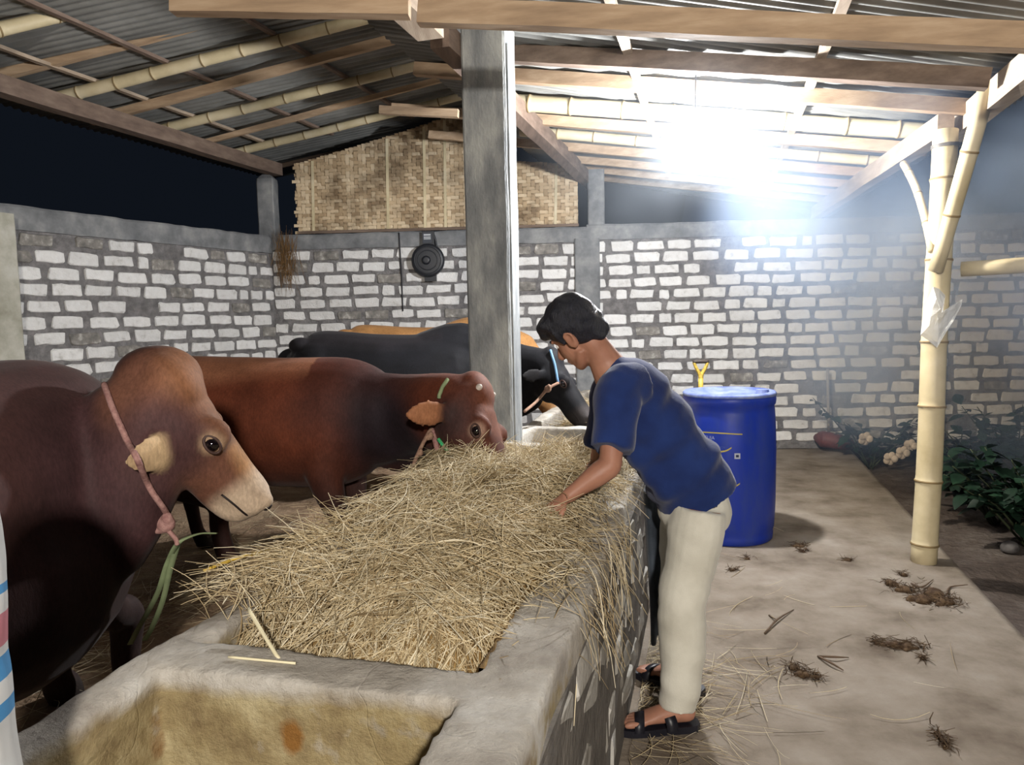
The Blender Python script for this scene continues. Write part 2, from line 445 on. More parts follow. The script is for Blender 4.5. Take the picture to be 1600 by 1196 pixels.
# ------------------------------------------------------------------ centre post
pc = at(775, 600, 4.38)
post = col_box('post', (pc.x, 4.40, 0), 0.25, 0.25, 0.2, 3.16, M['post'], 'tall square grey concrete post at the head of the trough', 'post', rotz=-0.25, seed=12)
pj = MB()
for s_, dz in ((1, 0),):
    e = Vector((pc.x, 4.40, 0)) + perp * 0.128 - axis * 0.06
    pj.bar((e.x, e.y, 0.75), (e.x, e.y, 3.0), 0.06, 0.014, upv=perp)
pj.build('formwork_ridge', M['post'], post)

# ------------------------------------------------------------------ roof timbers
def timber(name, a, b, w, h, mat, label, cat='beam', group=None, parent=None):
    """sawn piece with slightly wavy edges"""
    a = Vector(a); b = Vector(b); t = (b - a); L = t.length; t.normalize()
    sd = t.cross(Vector((0, 0, 1))).normalized(); u = sd.cross(t); n = max(3, int(L / 0.25)); mb = MB(); vs = []; fs = []
    sd_ = rng.uniform(0, 50)
    pr = [(-w/2, -h/2), (w/2, -h/2), (w/2, h/2), (-w/2, h/2)]
    for i in range(n + 1):
        p = a + t * (L * i / n) + u * (0.006 * mnoise.noise(Vector((i * .4, sd_, 0)))) + sd * (0.006 * mnoise.noise(Vector((i * .4, sd_, 7))))
        for k, (x, y) in enumerate(pr):
            vs.append(p + sd * (x + 0.003 * mnoise.noise(Vector((i * 1.1, k, sd_)))) + u * (y + 0.004 * mnoise.noise(Vector((i * 1.3, k + 9, sd_)))))
    for i in range(n):
        for k in range(4): fs.append((i * 4 + k, i * 4 + (k + 1) % 4, i * 4 + 4 + (k + 1) % 4, i * 4 + 4 + k))
    fs += [(3, 2, 1, 0), tuple(n * 4 + k for k in range(4))]
    mb.add(vs, fs); o = mb.build(name, mat, parent); return tag(o, label, cat, group)
def bamboo(name, a, b, r0, r1, label, cat='bamboo pole', group=None, bend=0.0, node=0.36, seed=0, open_end=False, parent=None):
    a = Vector(a); b = Vector(b); L = (b - a).length; t = (b - a).normalized()
    sd = t.cross(Vector((0, 0, 1)));
    if sd.length < 0.05: sd = Vector((1, 0, 0))
    sd.normalize(); u = sd.cross(t)
    r = random.Random(seed); nodes = []; x = r.uniform(0.1, node)
    while x < L - 0.05: nodes.append(x); x += node * r.uniform(0.85, 1.15)
    xs = {0.0, L}
    for k in range(1, int(L / 0.15)): xs.add(k * 0.15)
    pos = lambda x: a + t * x + u * (bend * math.sin(math.pi * x / L)) + u * (0.008 * mnoise.noise(Vector((x, seed, 0)))) + sd * (0.008 * mnoise.noise(Vector((x, seed, 4))))
    rad = lambda x: r0 + (r1 - r0) * x / L
    pts = []; rr = []
    prof = []
    for x in sorted(xs):
        if all(abs(x - q) > 0.05 for q in nodes): prof.append((x, rad(x)))
    for q in nodes:
        for dx, k in ((-.03, 1.0), (-.012, 1.03), (-.004, 1.09), (.004, 1.07), (.012, 1.02), (.03, 1.0)): prof.append((q + dx, rad(q) * k))
    prof.sort(); mb = MB()
    mb.loft([pos(x) for x, _ in prof], [k for _, k in prof], n=14, sub=1, upv=(0.13, 0.2, 1))
    o = mb.build(name, M['bamboo'], parent, sm=True); tag(o, label, cat, group)
    for q in nodes:                                      # dark ring at every node
        c = pos(q); d = (pos(q + .01) - pos(q - .01)).normalized()
        ring = MB().loft([c - d * .006, c + d * .006], [rad(q) * 1.105, rad(q) * 1.105], n=14, sub=1, upv=(0.13, 0.2, 1))
        ring.build('node_ring', M['bamboo_node'], o, sm=True)
    return o

# long beams that run along the stable
mb_a = onz(706, 105, 2.955); mb_b = onz(912, 291, 2.955)
bd = (mb_b - mb_a).normalized()
beam_off = Vector((0.055, 0, 0.06))
timber('roof_beam', mb_a - bd * 0.35 + beam_off, mb_b + bd * 0.25 + beam_off, 0.11, 0.13, M['wood_dark_y'], 'long brown beam running back from the concrete post to the wall')
na = onz(580, 0, 2.93)
timber('roof_beam', onz(664, 62, 2.90) + Vector((0.03, 0.0, 0.075)), onz(664, 62, 2.90) - bd * 1.9 + Vector((0.0, 0, 0.085)), 0.14, 0.15, M['wood_y'], 'pale beam end lapped onto the long beam above the post')
timber('roof_beam', onz(430, 272, 3.14) + Vector((0.0, 0.1, 0.06)), onz(-120, 112, 3.14) + Vector((0, 0, 0.06)), 0.12, 0.13, M['wood_dark_y'], 'brown beam along the open left eave above the side wall')
ea = onz(1290, 332, 2.50); eb = onz(1478, 212, 2.50); ec = onz(1466, 222, 2.54); ed_ = onz(1690, 30, 2.54)
timber('eave_beam', ea + (ea - eb).normalized() * 0.55 + Vector((0, 0, .06)), eb + Vector((0, 0, .06)), 0.09, 0.13, M['wood_y'], 'pale eave beam from the bamboo post back to the wall')
timber('eave_beam', ec + Vector((0.09, 0, .06)), ed_ + Vector((0.1, 0, .06)), 0.09, 0.14, M['wood_y'], 'pale eave beam running forward over the bamboo post')

ZE_L, ZR_L = 3.30, 3.79      # left roof: rafters at eave / at ridge
ZE_R, ZR_R = 2.66, 3.10      # right roof: rafters at eave / over the long beam
left_r = [('b', (-60, 60), (190, 1), 0.045, 'bamboo rafter in the top left corner under the pale sheets'),
          ('w', (-60, 131), (372, 20), 0.085, 'rough brown plank rafter second from the near left corner'),
          ('b', (80, 156), (575, 28), 0.048, 'thick bamboo rafter crossing the left roof with dark joints'),
          ('w', (160, 184), (645, 53), 0.07, 'squared timber rafter between two bamboo rafters'),
          ('b', (240, 206), (690, 93), 0.045, 'bamboo rafter whose end meets the long beam near the post'),
          ('w', (305, 226), (716, 117), 0.05, 'thin timber rafter over the middle of the left wall'),
          ('b', (360, 241), (735, 147), 0.042, 'bamboo rafter just in front of the woven bamboo panel'),
          ('d', (425, 263), (735, 190), 0.05, 'dark timber rafter along the top of the woven panel')]
for i, (k, p, q, w, lab) in enumerate(left_r):
    a = onz(p[0], p[1], ZE_L); b = onz(q[0], q[1], ZR_L); e = (b - a).normalized() * 0.28
    if k == 'b': bamboo('rafter', a - e * .4, b + e * 2.2, w, w * 0.86, lab, 'rafter', 'rafters of the left roof', seed=20 + i)
    else: timber('rafter', a - e * .4, b + e * 2.2, w * 0.75, w, M['wood'] if k == 'w' else M['wood_dark'], lab, 'rafter', 'rafters of the left roof')
right_r = [('d', (800, 84), (1503, 121), 0.10, None, 'brown rafter second from the front over the walkway'),
           ('w', (803, 119), (1492, 166), 0.085, (640, 115), 'brown rafter whose pale end sticks out past the post'),
           ('b', (806, 160), (1462, 206), 0.062, None, 'thick bamboo rafter above the light bulb cord'),
           ('w', (838, 187), (1420, 232), 0.08, (598, 175), 'pale timber rafter behind the thick bamboo with split end'),
           ('b', (856, 209), (1388, 253), 0.045, None, 'bamboo rafter running just behind the glowing bulb'),
           ('w', (880, 229), (1358, 271), 0.075, (656, 205), 'pale timber rafter behind the bulb with a stub by the woven panel'),
           ('w', (905, 250), (1330, 289), 0.07, None, 'timber rafter third from the back wall'),
           ('w', (922, 265), (1312, 302), 0.07, None, 'timber rafter second from the back wall'),
           ('w', (945, 279), (1296, 313), 0.07, None, 'timber rafter nearest to the back wall')]
for i, (k, p, q, w, stub, lab) in enumerate(right_r):
    a = onz(p[0], p[1], ZR_R); b = onz(q[0], q[1], ZE_R); e = (b - a).normalized()
    L0 = 0.25
    if stub: L0 = max(0.2, (a.x - at(stub[0], stub[1], a.y + 0.15).x))
    if k == 'b': bamboo('rafter', a - e * L0, b + e * .15, w, w * .85, lab, 'rafter', 'rafters of the right roof', seed=50 + i)
    else: timber('rafter', a - e * L0, b + e * .12, w * .75, w, M['wood'] if k == 'w' else M['wood_dark'], lab, 'rafter', 'rafters of the right roof')
timber('tie_beam', at(270, 9, 3.42), at(640, 14, 3.36), 0.07, 0.07, M['wood'], 'pale timber at the top edge ending left of the long beam', 'beam')
timber('tie_beam', at(655, 20, 3.34), at(1680, 62, 3.05), 0.07, 0.10, M['wood'], 'long pale timber across the top over the walkway', 'beam')
timber('split_end', at(594, 172, 5.6), at(716, 178, 5.5), 0.05, 0.055, M['wood'], 'short pale split timber stub left of the post', 'timber')

# battens that run along under the sheets
def roof_z_right(x, y):
    xb = mb_a.x + (y - mb_a.y) * bd.x / bd.y; ee = (eb - ea)
    xe = ea.x + (y - ea.y) * ee.x / ee.y
    return ZR_R + (x - xb) / (xe - xb) * (ZE_R - ZR_R), xb, xe
def roof_z_left(x, y):
    a0 = onz(80, 156, ZE_L); a1 = onz(360, 241, ZE_L); b0 = onz(575, 28, ZR_L); b1 = onz(735, 147, ZR_L)
    xe = a0.x + (y - a0.y) * (a1.x - a0.x) / (a1.y - a0.y); xr = b0.x + (y - b0.y) * (b1.x - b0.x) / (b1.y - b0.y)
    return ZE_L + (x - xe) / (xr - xe) * (ZR_L - ZE_L), xe, xr
for i, (px, py, zz) in enumerate([(1003, 120, 3.06), (1262, 120, 2.86)]):
    p = onz(px, py, zz + 0.06)
    f = lambda y: Vector((p.x + (y - p.y) * 0.27, y, roof_z_right(p.x + (y - p.y) * 0.27, y)[0] + 0.062))
    timber('batten', f(2.6), f(8.3), 0.05, 0.03, M['wood_y'], ['batten under the right roof sheets nearer to the post', 'batten under the right roof sheets nearer to the bamboo post'][i], 'batten', 'roof battens')
for i, (px, py) in enumerate([(150, 128), (260, 100), (395, 52)]):
    p = onz(px, py, ZE_L + 0.12 + 0.1 * i)
    f = lambda y: Vector((p.x + (y - p.y) * 0.31, y, roof_z_left(p.x + (y - p.y) * 0.31, y)[0] + 0.05))
    timber('batten', f(3.6), f(8.4), 0.045, 0.025, M['wood_y'] if i == 0 else M['wood_dark_y'], ['thin pale batten nearest to the left eave', 'thin dark batten in the middle of the left roof', 'thin dark batten high on the left roof'][i], 'batten', 'roof battens')

# corrugated sheets
ceil = empty('ceiling', (0, 5, 3.0), 'corrugated sheet roof over the stable', kind='structure')
def corr_sheet(y0, y1, side, k):
    pit = 0.076; n = max(4, int((y1 - y0) / pit * 6)); nx = 7; vs = []; fs = []
    for i in range(n + 1):
        y = y0 + (y1 - y0) * i / n; wv = 0.013 * math.sin(2 * math.pi * y / pit)
        if side > 0:
            z0, xb, xe = roof_z_right(0, y); x0, x1 = xb - 0.55, xe + 0.42; fz = lambda x: roof_z_right(x, y)[0]
        else:
            z0, xe, xr = roof_z_left(0, y); x0, x1 = xe - 0.5, xr + 0.75; fz = lambda x: roof_z_left(x, y)[0]
        for j in range(nx + 1):
            x = x0 + (x1 - x0) * j / nx
            vs.append((x, y - (x - x0) * (0.25 if side > 0 else 0.05) * 0 , fz(x) + 0.095 + wv + 0.006 * (k % 2)))
    for i in range(n):
        for j in range(nx):
            a = i * (nx + 1) + j; fs.append((a, a + 1, a + nx + 2, a + nx + 1))
    me = bpy.data.meshes.new('roof_sheet'); me.from_pydata(vs, [], fs); me.update(); smooth(me)
    o = link_mesh('roof_sheet', me, M['sheet'], ceil)
    so = o.modifiers.new('t', 'SOLIDIFY'); so.thickness = 0.004
k = 0; y = 1.6
while y < 9.1:
    corr_sheet(y, y + 0.86, 1, k); corr_sheet(y, y + 0.86, -1, k); y += 0.80; k += 1

# ------------------------------------------------------------------ woven bamboo panel
m, nt, b = newmat('woven_bamboo')
v = geopos(nt); g = nt.nodes.new('ShaderNodeNewGeometry')
c1 = ramp(nt, g.outputs['Random Per Island'], [(0.0, srgb(168, 144, 112)), (0.5, srgb(196, 172, 138)), (0.9, srgb(220, 200, 168))])
c2 = ramp(nt, noisen(nt, v, 2.2, 6, 0.65), [(0.36, (0.42, 0.39, 0.36)), (0.5, (1, 1, 1))])
nt.links.new(mixc(nt, 1.0, c1, c2, 'MULTIPLY'), b.inputs['Base Color']); b.inputs['Roughness'].default_value = 0.8
bump(nt, b, noisen(nt, geopos(nt, (1, 1, 8)), 30), 0.3, 0.003)
M['gedek'] = m
gx0, gx1 = WX(468), WX(906)
def gtop(x):
    pts = [(WX(468), 3.24), (WX(560), 3.40), (WX(640), 3.55), (WX(712), 3.70), (WX(735), 3.74), (WX(800), 3.2), (WX(906), 3.14)]
    return float(np.interp(x, [p[0] for p in pts], [p[1] for p in pts]))
gp = empty('woven_panel', ((gx0 + gx1) / 2, WY(0) + 0.02, 2.47), 'woven split-bamboo panel closing the gable above the wall', 'panel')
sw = 0.046; mv = MB(); mh = MB(); gy = lambda x: WY(x) + 0.0
nxs = int((gx1 - gx0) / sw)
for i in range(nxs):
    x = gx0 + (i + .5) * sw; zt = gtop(x); nz = int((zt - 2.475) / (sw * .8)); vs = []
    for j in range(nz * 2 + 1):
        z = 2.475 + (zt - 2.475) * j / (nz * 2); ph = ((j // 2) + i) % 4
        off = -0.010 if ph < 2 else 0.006
        wob = 0.004 * mnoise.noise(Vector((z * 3, i, 0)))
        vs += [(x - sw * .46 + wob, gy(x) + off, z), (x + sw * .46 + wob, gy(x) + off, z)]
    mv.add(vs, [(2 * j, 2 * j + 1, 2 * j + 3, 2 * j + 2) for j in range(nz * 2)])
nzs = int((3.74 - 2.475) / (sw * .8))
for j in range(nzs):
    z = 2.475 + (j + .5) * sw * .8
    xs = [gx0 + i * sw / 2 for i in range(nxs * 2 + 1) if gtop(gx0 + i * sw / 2) > z + .015]
    if len(xs) < 4: continue
    vs = []; st_ = random.Random(j).uniform(0, .05)
    for q, x in enumerate(xs):
        i = int(round((x - gx0) / sw * 2)) // 2; off = 0.006 if (j + i) % 4 < 2 else -0.010
        xx = x - st_ if q == 0 else x
        wob = 0.003 * mnoise.noise(Vector((x * 3, j, 4)))
        vs += [(xx, gy(x) + off, z - sw * .35 + wob), (xx, gy(x) + off, z + sw * .35 + wob)]
    mh.add(vs, [(2 * q, 2 * q + 2, 2 * q + 3, 2 * q + 1) for q in range(len(xs) - 1)])
for mbx, nm in ((mv, 'upright_strips'), (mh, 'cross_strips')):
    o = mbx.build(nm, M['gedek'], gp); o['kind'] = 'stuff'
    s_ = o.modifiers.new('t', 'SOLIDIFY'); s_.thickness = 0.002
for px in (492, 610, 668, 700, 870):
    x = WX(px); MB().bar((x, gy(x) - .014, 2.475), (x + .02, gy(x) - .014, gtop(x) - .02), 0.03, 0.012, upv=(0, 1, 0)).build('batten', M['bamboo'], gp)
MB().bar((gx0, gy(gx0) - .014, 2.49), (gx1, gy(gx1) - .014, 2.49), 0.02, 0.03).build('bottom_rail', M['wood_dark'], gp)

# ------------------------------------------------------------------ light bulbs
def bulb(pos, label, hangz, strength, lamp=None):
    e = empty('light_bulb', pos, label, 'light bulb')
    m, nt, b = newmat('glowing_glass'); b.inputs['Base Color'].default_value = (1, 1, 1, 1)
    b.inputs['Emission Color'].default_value = (0.97, 0.98, 1.0, 1); b.inputs['Emission Strength'].default_value = strength
    z = pos.z
    mb = MB(); mb.loft([(pos.x, pos.y, z - .06), (pos.x, pos.y, z - .05), (pos.x, pos.y, z - .02), (pos.x, pos.y, z + .015), (pos.x, pos.y, z + .05), (pos.x, pos.y, z + .075)], [.006, .03, .044, .04, .026, .018], n=14, sub=1, upv=(1, 0, 0))
    mb.build('glass', m, e, sm=True)
    MB().loft([(pos.x, pos.y, z + .07), (pos.x, pos.y, z + .1), (pos.x, pos.y, z + .13), (pos.x, pos.y, z + .14)], [.019, .019, .022, .008], n=16, sub=1, upv=(1, 0, 0)).build('socket', plain('socket_white', srgb(215, 212, 205), .5), e, sm=True)
    MB().loft([(pos.x, pos.y, z + .13), (pos.x + .005, pos.y, (z + hangz) / 2), (pos.x + .012, pos.y + .01, hangz)], [.004] * 3, n=8, sub=4, upv=(1, 0, 0)).build('cord', plain('cord_dark', srgb(60, 60, 64), .6), e)
    return e
bulb(BULB_POS, 'bright bare light bulb hanging under the right roof', roof_z_right(BULB_POS.x, BULB_POS.y)[0] + 0.095, BULB_POWER)
bulb(LAMP2_POS, 'second bare bulb hanging behind the viewer', LAMP2_POS.z + 0.3, 5.0)
ld = bpy.data.lights.new('lamp_light', 'POINT'); ld.energy = LAMP2_POWER; ld.color = (1.0, 0.93, 0.84); ld.shadow_soft_size = 0.12
lo = bpy.data.objects.new('lamp_light', ld); COL.objects.link(lo); lo.location = LAMP2_POS + Vector((0, 0.12, -0.2))
# ------------------------------------------------------------------ feeding trough
TO = Vector((XR(0), 0, 0)); TW = 0.905; RIM = 0.80
def tp(u, v, z): return TO + axis * u + perp * v + Vector((0, 0, z))
def tbox(mb, u0, u1, v0, v1, z0, z1):
    vs = [tp(u, v, z) for z in (z0, z1) for v in (v0, v1) for u in (u0, u1)]
    mb.add(vs, [(0, 1, 3, 2), (4, 6, 7, 5), (0, 4, 5, 1), (2, 3, 7, 6), (0, 2, 6, 4), (1, 5, 7, 3)])
trough = empty('feeding_trough', tp(2.5, -0.43, 0), 'long concrete and stone feeding trough with a water basin at its near end', 'trough')
mt, nt, b = newmat('trough_concrete_stained')
v = geopos(nt)
c = ramp(nt, noisen(nt, v, 5, 10, 0.66), [(0.28, srgb(136, 128, 118)), (0.5, srgb(182, 175, 164)), (0.7, srgb(212, 208, 200))])
# algae and feed residue inside the basin, and two rust-brown run marks
sp = nt.nodes.new('ShaderNodeSeparateXYZ'); nt.links.new(v, sp.inputs[0])
cen = tp(0.62, -0.46, 0.5)
def blobmask(center, rad, soft=0.5):
    d = nt.nodes.new('ShaderNodeVectorMath'); d.operation = 'SUBTRACT'; nt.links.new(v, d.inputs[0]); d.inputs[1].default_value = center
    s = nt.nodes.new('ShaderNodeVectorMath'); s.operation = 'MULTIPLY'; nt.links.new(d.outputs[0], s.inputs[0]); s.inputs[1].default_value = tuple(1 / r for r in rad)
    l = nt.nodes.new('ShaderNodeVectorMath'); l.operation = 'LENGTH'; nt.links.new(s.outputs[0], l.inputs[0])
    w = mathn(nt, 'ADD', l.outputs['Value'], mathn(nt, 'MULTIPLY', mathn(nt, 'SUBTRACT', noisen(nt, v, 16, 5), 0.5), 1.3))
    mr = nt.nodes.new('ShaderNodeMapRange'); mr.inputs['From Min'].default_value = 1.0; mr.inputs['From Max'].default_value = 1.0 - soft; nt.links.new(w, mr.inputs[0]); return mr.outputs[0]
zin = nt.nodes.new('ShaderNodeMapRange'); zin.inputs['From Min'].default_value = 0.785; zin.inputs['From Max'].default_value = 0.755; nt.links.new(mathn(nt, 'ADD', sp.outputs['Z'], mathn(nt, 'MULTIPLY', mathn(nt, 'SUBTRACT', noisen(nt, v, 10, 4), 0.5), 0.05)), zin.inputs[0])
wet = mathn(nt, 'MULTIPLY', mathn(nt, 'MULTIPLY', blobmask(tuple(tp(0.5, -0.47, 0.5)), (1.0, 1.6, 0.9), 0.25), zin.outputs[0]), 0.92)
resid = ramp(nt, noisen(nt, v, 7, 6, 0.65), [(0.3, srgb(112, 90, 54)), (0.5, srgb(156, 138, 96)), (0.7, srgb(192, 178, 138))])
c = mixc(nt, wet, c, resid)
def onwall(px, py, u0=1.335):
    d = ray(px, py); return tuple(CAMP + d * ((tp(u0, 0, 0) - CAMP).dot(axis) / d.dot(axis)))
s1 = blobmask(onwall(248, 1128), (0.020, 0.05, 0.075), 0.5); s2 = blobmask(onwall(456, 1150), (0.030, 0.05, 0.042), 0.4)
c = mixc(nt, s1, c, srgb(120, 78, 34)); c = mixc(nt, s2, c, srgb(140, 98, 48))
nt.links.new(c, b.inputs['Base Color']); b.inputs['Roughness'].default_value = 0.85; b.inputs['Specular IOR Level'].default_value = 0.25
cr = nt.nodes.new('ShaderNodeTexVoronoi'); cr.feature = 'DISTANCE_TO_EDGE'; cr.inputs['Scale'].default_value = 1.6
dist = nt.nodes.new('ShaderNodeVectorMath'); dist.operation = 'ADD'; nt.links.new(v, dist.inputs[0])
nz = nt.nodes.new('ShaderNodeTexNoise'); nz.inputs['Scale'].default_value = 4; nt.links.new(v, nz.inputs['Vector'])
sc_ = nt.nodes.new('ShaderNodeVectorMath'); sc_.operation = 'SCALE'; nt.links.new(nz.outputs['Color'], sc_.inputs[0]); sc_.inputs['Scale'].default_value = 0.35
nt.links.new(sc_.outputs[0], dist.inputs[1]); nt.links.new(dist.outputs[0], cr.inputs['Vector'])
crk = nt.nodes.new('ShaderNodeMapRange'); crk.inputs['From Max'].default_value = 0.006; nt.links.new(cr.outputs['Distance'], crk.inputs[0])
hh = mathn(nt, 'ADD', mathn(nt, 'MULTIPLY', crk.outputs[0], 0.12), noisen(nt, v, 34, 8, 0.7))
bump(nt, b, hh, 0.9, 0.014)
M['trough2'] = mt
mb = MB()
tbox(mb, -0.5, 7.3, -0.165, -0.02, 0.0, RIM)                     # walkway side
tbox(mb, -0.5, 7.3, -TW, -0.818, 0.0, RIM - 0.005)                # cattle side
tbox(mb, -0.5, 7.3, -0.86, -0.1, 0.0, 0.42)                       # bottom
for u0, u1 in ((-0.5, -0.38), (1.335, 1.455), (4.05, 4.16), (4.72, 4.83), (7.2, 7.3)): tbox(mb, u0, u1, -0.86, -0.1, 0.3, RIM - (0 if u0 < 3 else 0.0))
me = organic(mb, 0.014, 1, 0.5)
co = coords(me); no = normals(me)
co += no * (0.006 * vnoise(co, 9, 31) + 0.0025 * vnoise(co, 34, 32))[:, None]
set_coords(me, co)
link_mesh('concrete_body', me, M['trough2'], trough)
M['tstone'] = rough_mat('trough_stone', [(0.25, srgb(134, 128, 118)), (0.5, srgb(172, 168, 160)), (0.8, srgb(208, 206, 200))], 8, 6, 0.9, 0.7, 40, 0.008, rand=0.45)
M['tmortar'] = rough_mat('trough_mortar', [(0.25, srgb(78, 74, 70)), (0.5, srgb(106, 101, 95)), (0.8, srgb(132, 126, 118))], 7, 6, 0.95, 0.8, 40, 0.012)
bk = MB(); tbox(bk, -0.5, 7.3, -0.06, -0.012, 0.0, RIM - 0.09); bk.build('mortar_bed', M['tmortar'], trough)
BT = []
for bme in BR:
    c_ = bme.copy(); c_.materials.clear(); c_.materials.append(M['tstone']); BT.append(c_)
r = random.Random(5); rz = math.atan2(axis.y, axis.x); z = RIM - 0.145; row = 0
while z > 0.03:
    u = 0.7 + r.uniform(0, .25)
    while u < 5.4:
        ln = r.uniform(0.15, 0.29); o = bpy.data.objects.new('brick', BT[r.randrange(len(BT))]); COL.objects.link(o); o.parent = trough
        p = tp(u + ln / 2, -0.034 + r.uniform(-.006, .008), z + r.uniform(-.012, .012)); o.location = p - ORIGIN[trough]
        o.rotation_euler = (r.uniform(-.08, .08), r.uniform(-.08, .08), rz + r.uniform(-.06, .06)); o.scale = (ln, r.uniform(.035, .05), r.uniform(.075, .105))
        u += ln + r.uniform(.03, .07)
    z -= 0.128; row += 1

# ------------------------------------------------------------------ straw
m, nt, b = newmat('straw')
g = nt.nodes.new('ShaderNodeNewGeometry')
c = ramp(nt, g.outputs['Random Per Island'], [(0.0, srgb(150, 128, 94)), (0.3, srgb(190, 170, 132)), (0.65, srgb(214, 197, 160)), (1.0, srgb(236, 225, 198))])
nt.links.new(c, b.inputs['Base Color']); b.inputs['Roughness'].default_value = 0.65; b.inputs['Specular IOR Level'].default_value = 0.3
M['straw'] = m
M['strawbed'] = rough_mat('straw_bed', [(0.25, srgb(86, 66, 38)), (0.5, srgb(140, 112, 70)), (0.8, srgb(184, 156, 104))], 40, 5, 0.95, 1.0, 90, 0.01, stretch=(1, 0.35, 1))

def strand_mesh(P, D, L, B, R, nseg=5):
    """thin three-sided blades: centre, direction, length, bend vector, radius -> (verts, faces)"""
    n = len(P); t = np.linspace(0, 1, nseg + 1) - 0.5
    path = P[:, None, :] + D[:, None, :] * (L[:, None] * t[None, :])[:, :, None] + B[:, None, :] * (L[:, None] * (4 * t ** 2)[None, :])[:, :, None]
    T = np.gradient(path, axis=1); T /= np.linalg.norm(T, axis=2, keepdims=True) + 1e-12
    ref = np.array([0.31, 0.17, 0.93]); S = np.cross(T, ref); S /= np.linalg.norm(S, axis=2, keepdims=True) + 1e-12; N = np.cross(S, T)
    tap = np.clip(1.15 - np.abs(t) * 1.1, 0.35, 1)[None, :, None] * R[:, None, None]
    V = []
    for k in range(3):
        a = 2 * math.pi * k / 3; V.append(path + S * math.cos(a) * tap + N * math.sin(a) * tap * 0.6)
    V = np.stack(V, axis=2).reshape(-1, 3)
    base = (np.arange(n) * (nseg + 1) * 3)[:, None, None]; i = np.arange(nseg)[None, :, None]; j = np.arange(3)[None, None, :]
    k = (j + 1) % 3
    Fq = np.stack([base + i * 3 + j, base + i * 3 + k, base + (i + 1) * 3 + k, base + (i + 1) * 3 + j], axis=-1).reshape(-1, 4)
    return V, Fq
def np_mesh(name, V, Fq):
    me = bpy.data.meshes.new(name); me.vertices.add(len(V)); me.vertices.foreach_set('co', V.ravel())
    me.loops.add(Fq.size); me.loops.foreach_set('vertex_index', Fq.ravel().astype(np.int32))
    me.polygons.add(len(Fq)); me.polygons.foreach_set('loop_start', np.arange(0, Fq.size, 4, dtype=np.int32))
    me.update(calc_edges=True); me.validate(); smooth(me); return me
def unit(a): return a / (np.linalg.norm(a, axis=1, keepdims=True) + 1e-12)

U0, U1 = 1.47, 4.03
def heap(u, v):
    pu = np.interp(u, [1.46, 1.6, 1.9, 2.3, 2.8, 3.3, 3.7, 4.05], [.735, .795, .855, .89, .915, .90, .82, .68])
    s = (v + 0.50) / 0.43
    z = pu - 0.10 * np.clip(np.abs(s), 0, 1.4) ** 2.2
    q = np.column_stack([u, v, np.zeros_like(u)])
    z = z + 0.03 * vnoise(q, 9, 41) + 0.014 * vnoise(q, 24, 42)
    # spill over the walkway rim and the cattle rim
    z = np.where(v > -0.17, np.maximum(z, RIM + 0.02 * np.clip(1 - (v + .17) / .17, 0, 1)), z)
    z = np.where(v < -0.83, np.maximum(z, RIM + 0.03), z)
    return z
O3 = np.array(TO); a3 = np.array(axis); p3_ = np.array(perp)
def uvz(u, v, z): return O3 + np.outer(u, a3) + np.outer(v, p3_) + np.outer(z, (0, 0, 1))
# bed under the loose stalks
nu, nv = 130, 46; uu, vv = np.meshgrid(np.linspace(U0, U1, nu), np.linspace(-0.825, -0.155, nv), indexing='ij')
uu = uu.ravel(); vv = vv.ravel(); V = uvz(uu, vv, heap(uu, vv) - 0.02)
Fq = np.array([(i * nv + j, i * nv + j + 1, (i + 1) * nv + j + 1, (i + 1) * nv + j) for i in range(nu - 1) for j in range(nv - 1)])[:, ::-1]
straw = empty('straw_heap', tp(2.8, -0.45, 0.42), 'heap of loose dry golden straw filling the trough', 'straw', kind='stuff')
link_mesh('packed_bed', np_mesh('packed_bed', V, Fq), M['strawbed'], straw)['kind'] = 'stuff'
def straw_batch(n, seed, vlo=-0.86, vhi=-0.10, lift=0.012, lmin=.07, lmax=.30, ulo=U0, uhi=U1, rad=(.0012, .0024), pitch=0.22, name='stalks'):
    r = np.random.default_rng(seed)
    u = r.uniform(ulo, uhi, n); v = r.uniform(vlo, vhi, n)
    e = 0.02; z = heap(u, v); du = (heap(u + e, v) - heap(u - e, v)) / (2 * e); dv = (heap(u, v + e) - heap(u, v - e)) / (2 * e)
    q = np.column_stack([u, v, np.zeros(n)])
    az = 2.2 * vnoise(q, 5, seed % 7 + 50) + r.normal(0, 0.75, n)
    cu, cv = np.cos(az), np.sin(az)
    slope = np.clip(cu * du + cv * dv, -.8, .8) + r.normal(0, pitch, n)
    D = unit(np.outer(cu, a3) + np.outer(cv, p3_) + np.outer(slope, (0, 0, 1)))
    L = r.uniform(lmin, lmax, n) * r.uniform(.6, 1.0, n)
    B = r.normal(0, .07, (n, 3)); B[:, 2] = -np.abs(B[:, 2]) * .9
    P = uvz(u, v, z + r.uniform(-.012, lift, n))
    # nothing may poke through the near divider wall
    R = r.uniform(rad[0], rad[1], n)
    return strand_mesh(P, D, L, B, R)
def joinb(bs):
    V = np.vstack([b[0] for b in bs]); off = 0; fs = []
    for b_ in bs: fs.append(b_[1] + off); off += len(b_[0])
    return V, np.vstack(fs)
batches = [straw_batch(10600, 61, -0.81, -0.175), straw_batch(2800, 62, -0.85, -0.21, lift=.03, lmin=.15, lmax=.42, ulo=1.6),
           straw_batch(700, 63, -0.74, -0.2, lift=.06, lmin=.12, lmax=.34, ulo=1.75, pitch=.6),
           straw_batch(170, 66, -0.20, -0.03, lift=.02, lmin=.1, lmax=.32, ulo=1.75, uhi=3.9),
           straw_batch(1500, 67, -0.94, -0.74, lift=.05, lmin=.1, lmax=.36, ulo=1.62, uhi=3.9),
           straw_batch(1600, 68, -0.74, -0.2, lift=.05, lmin=.1, lmax=.3, ulo=2.6, uhi=3.6, pitch=.5)]
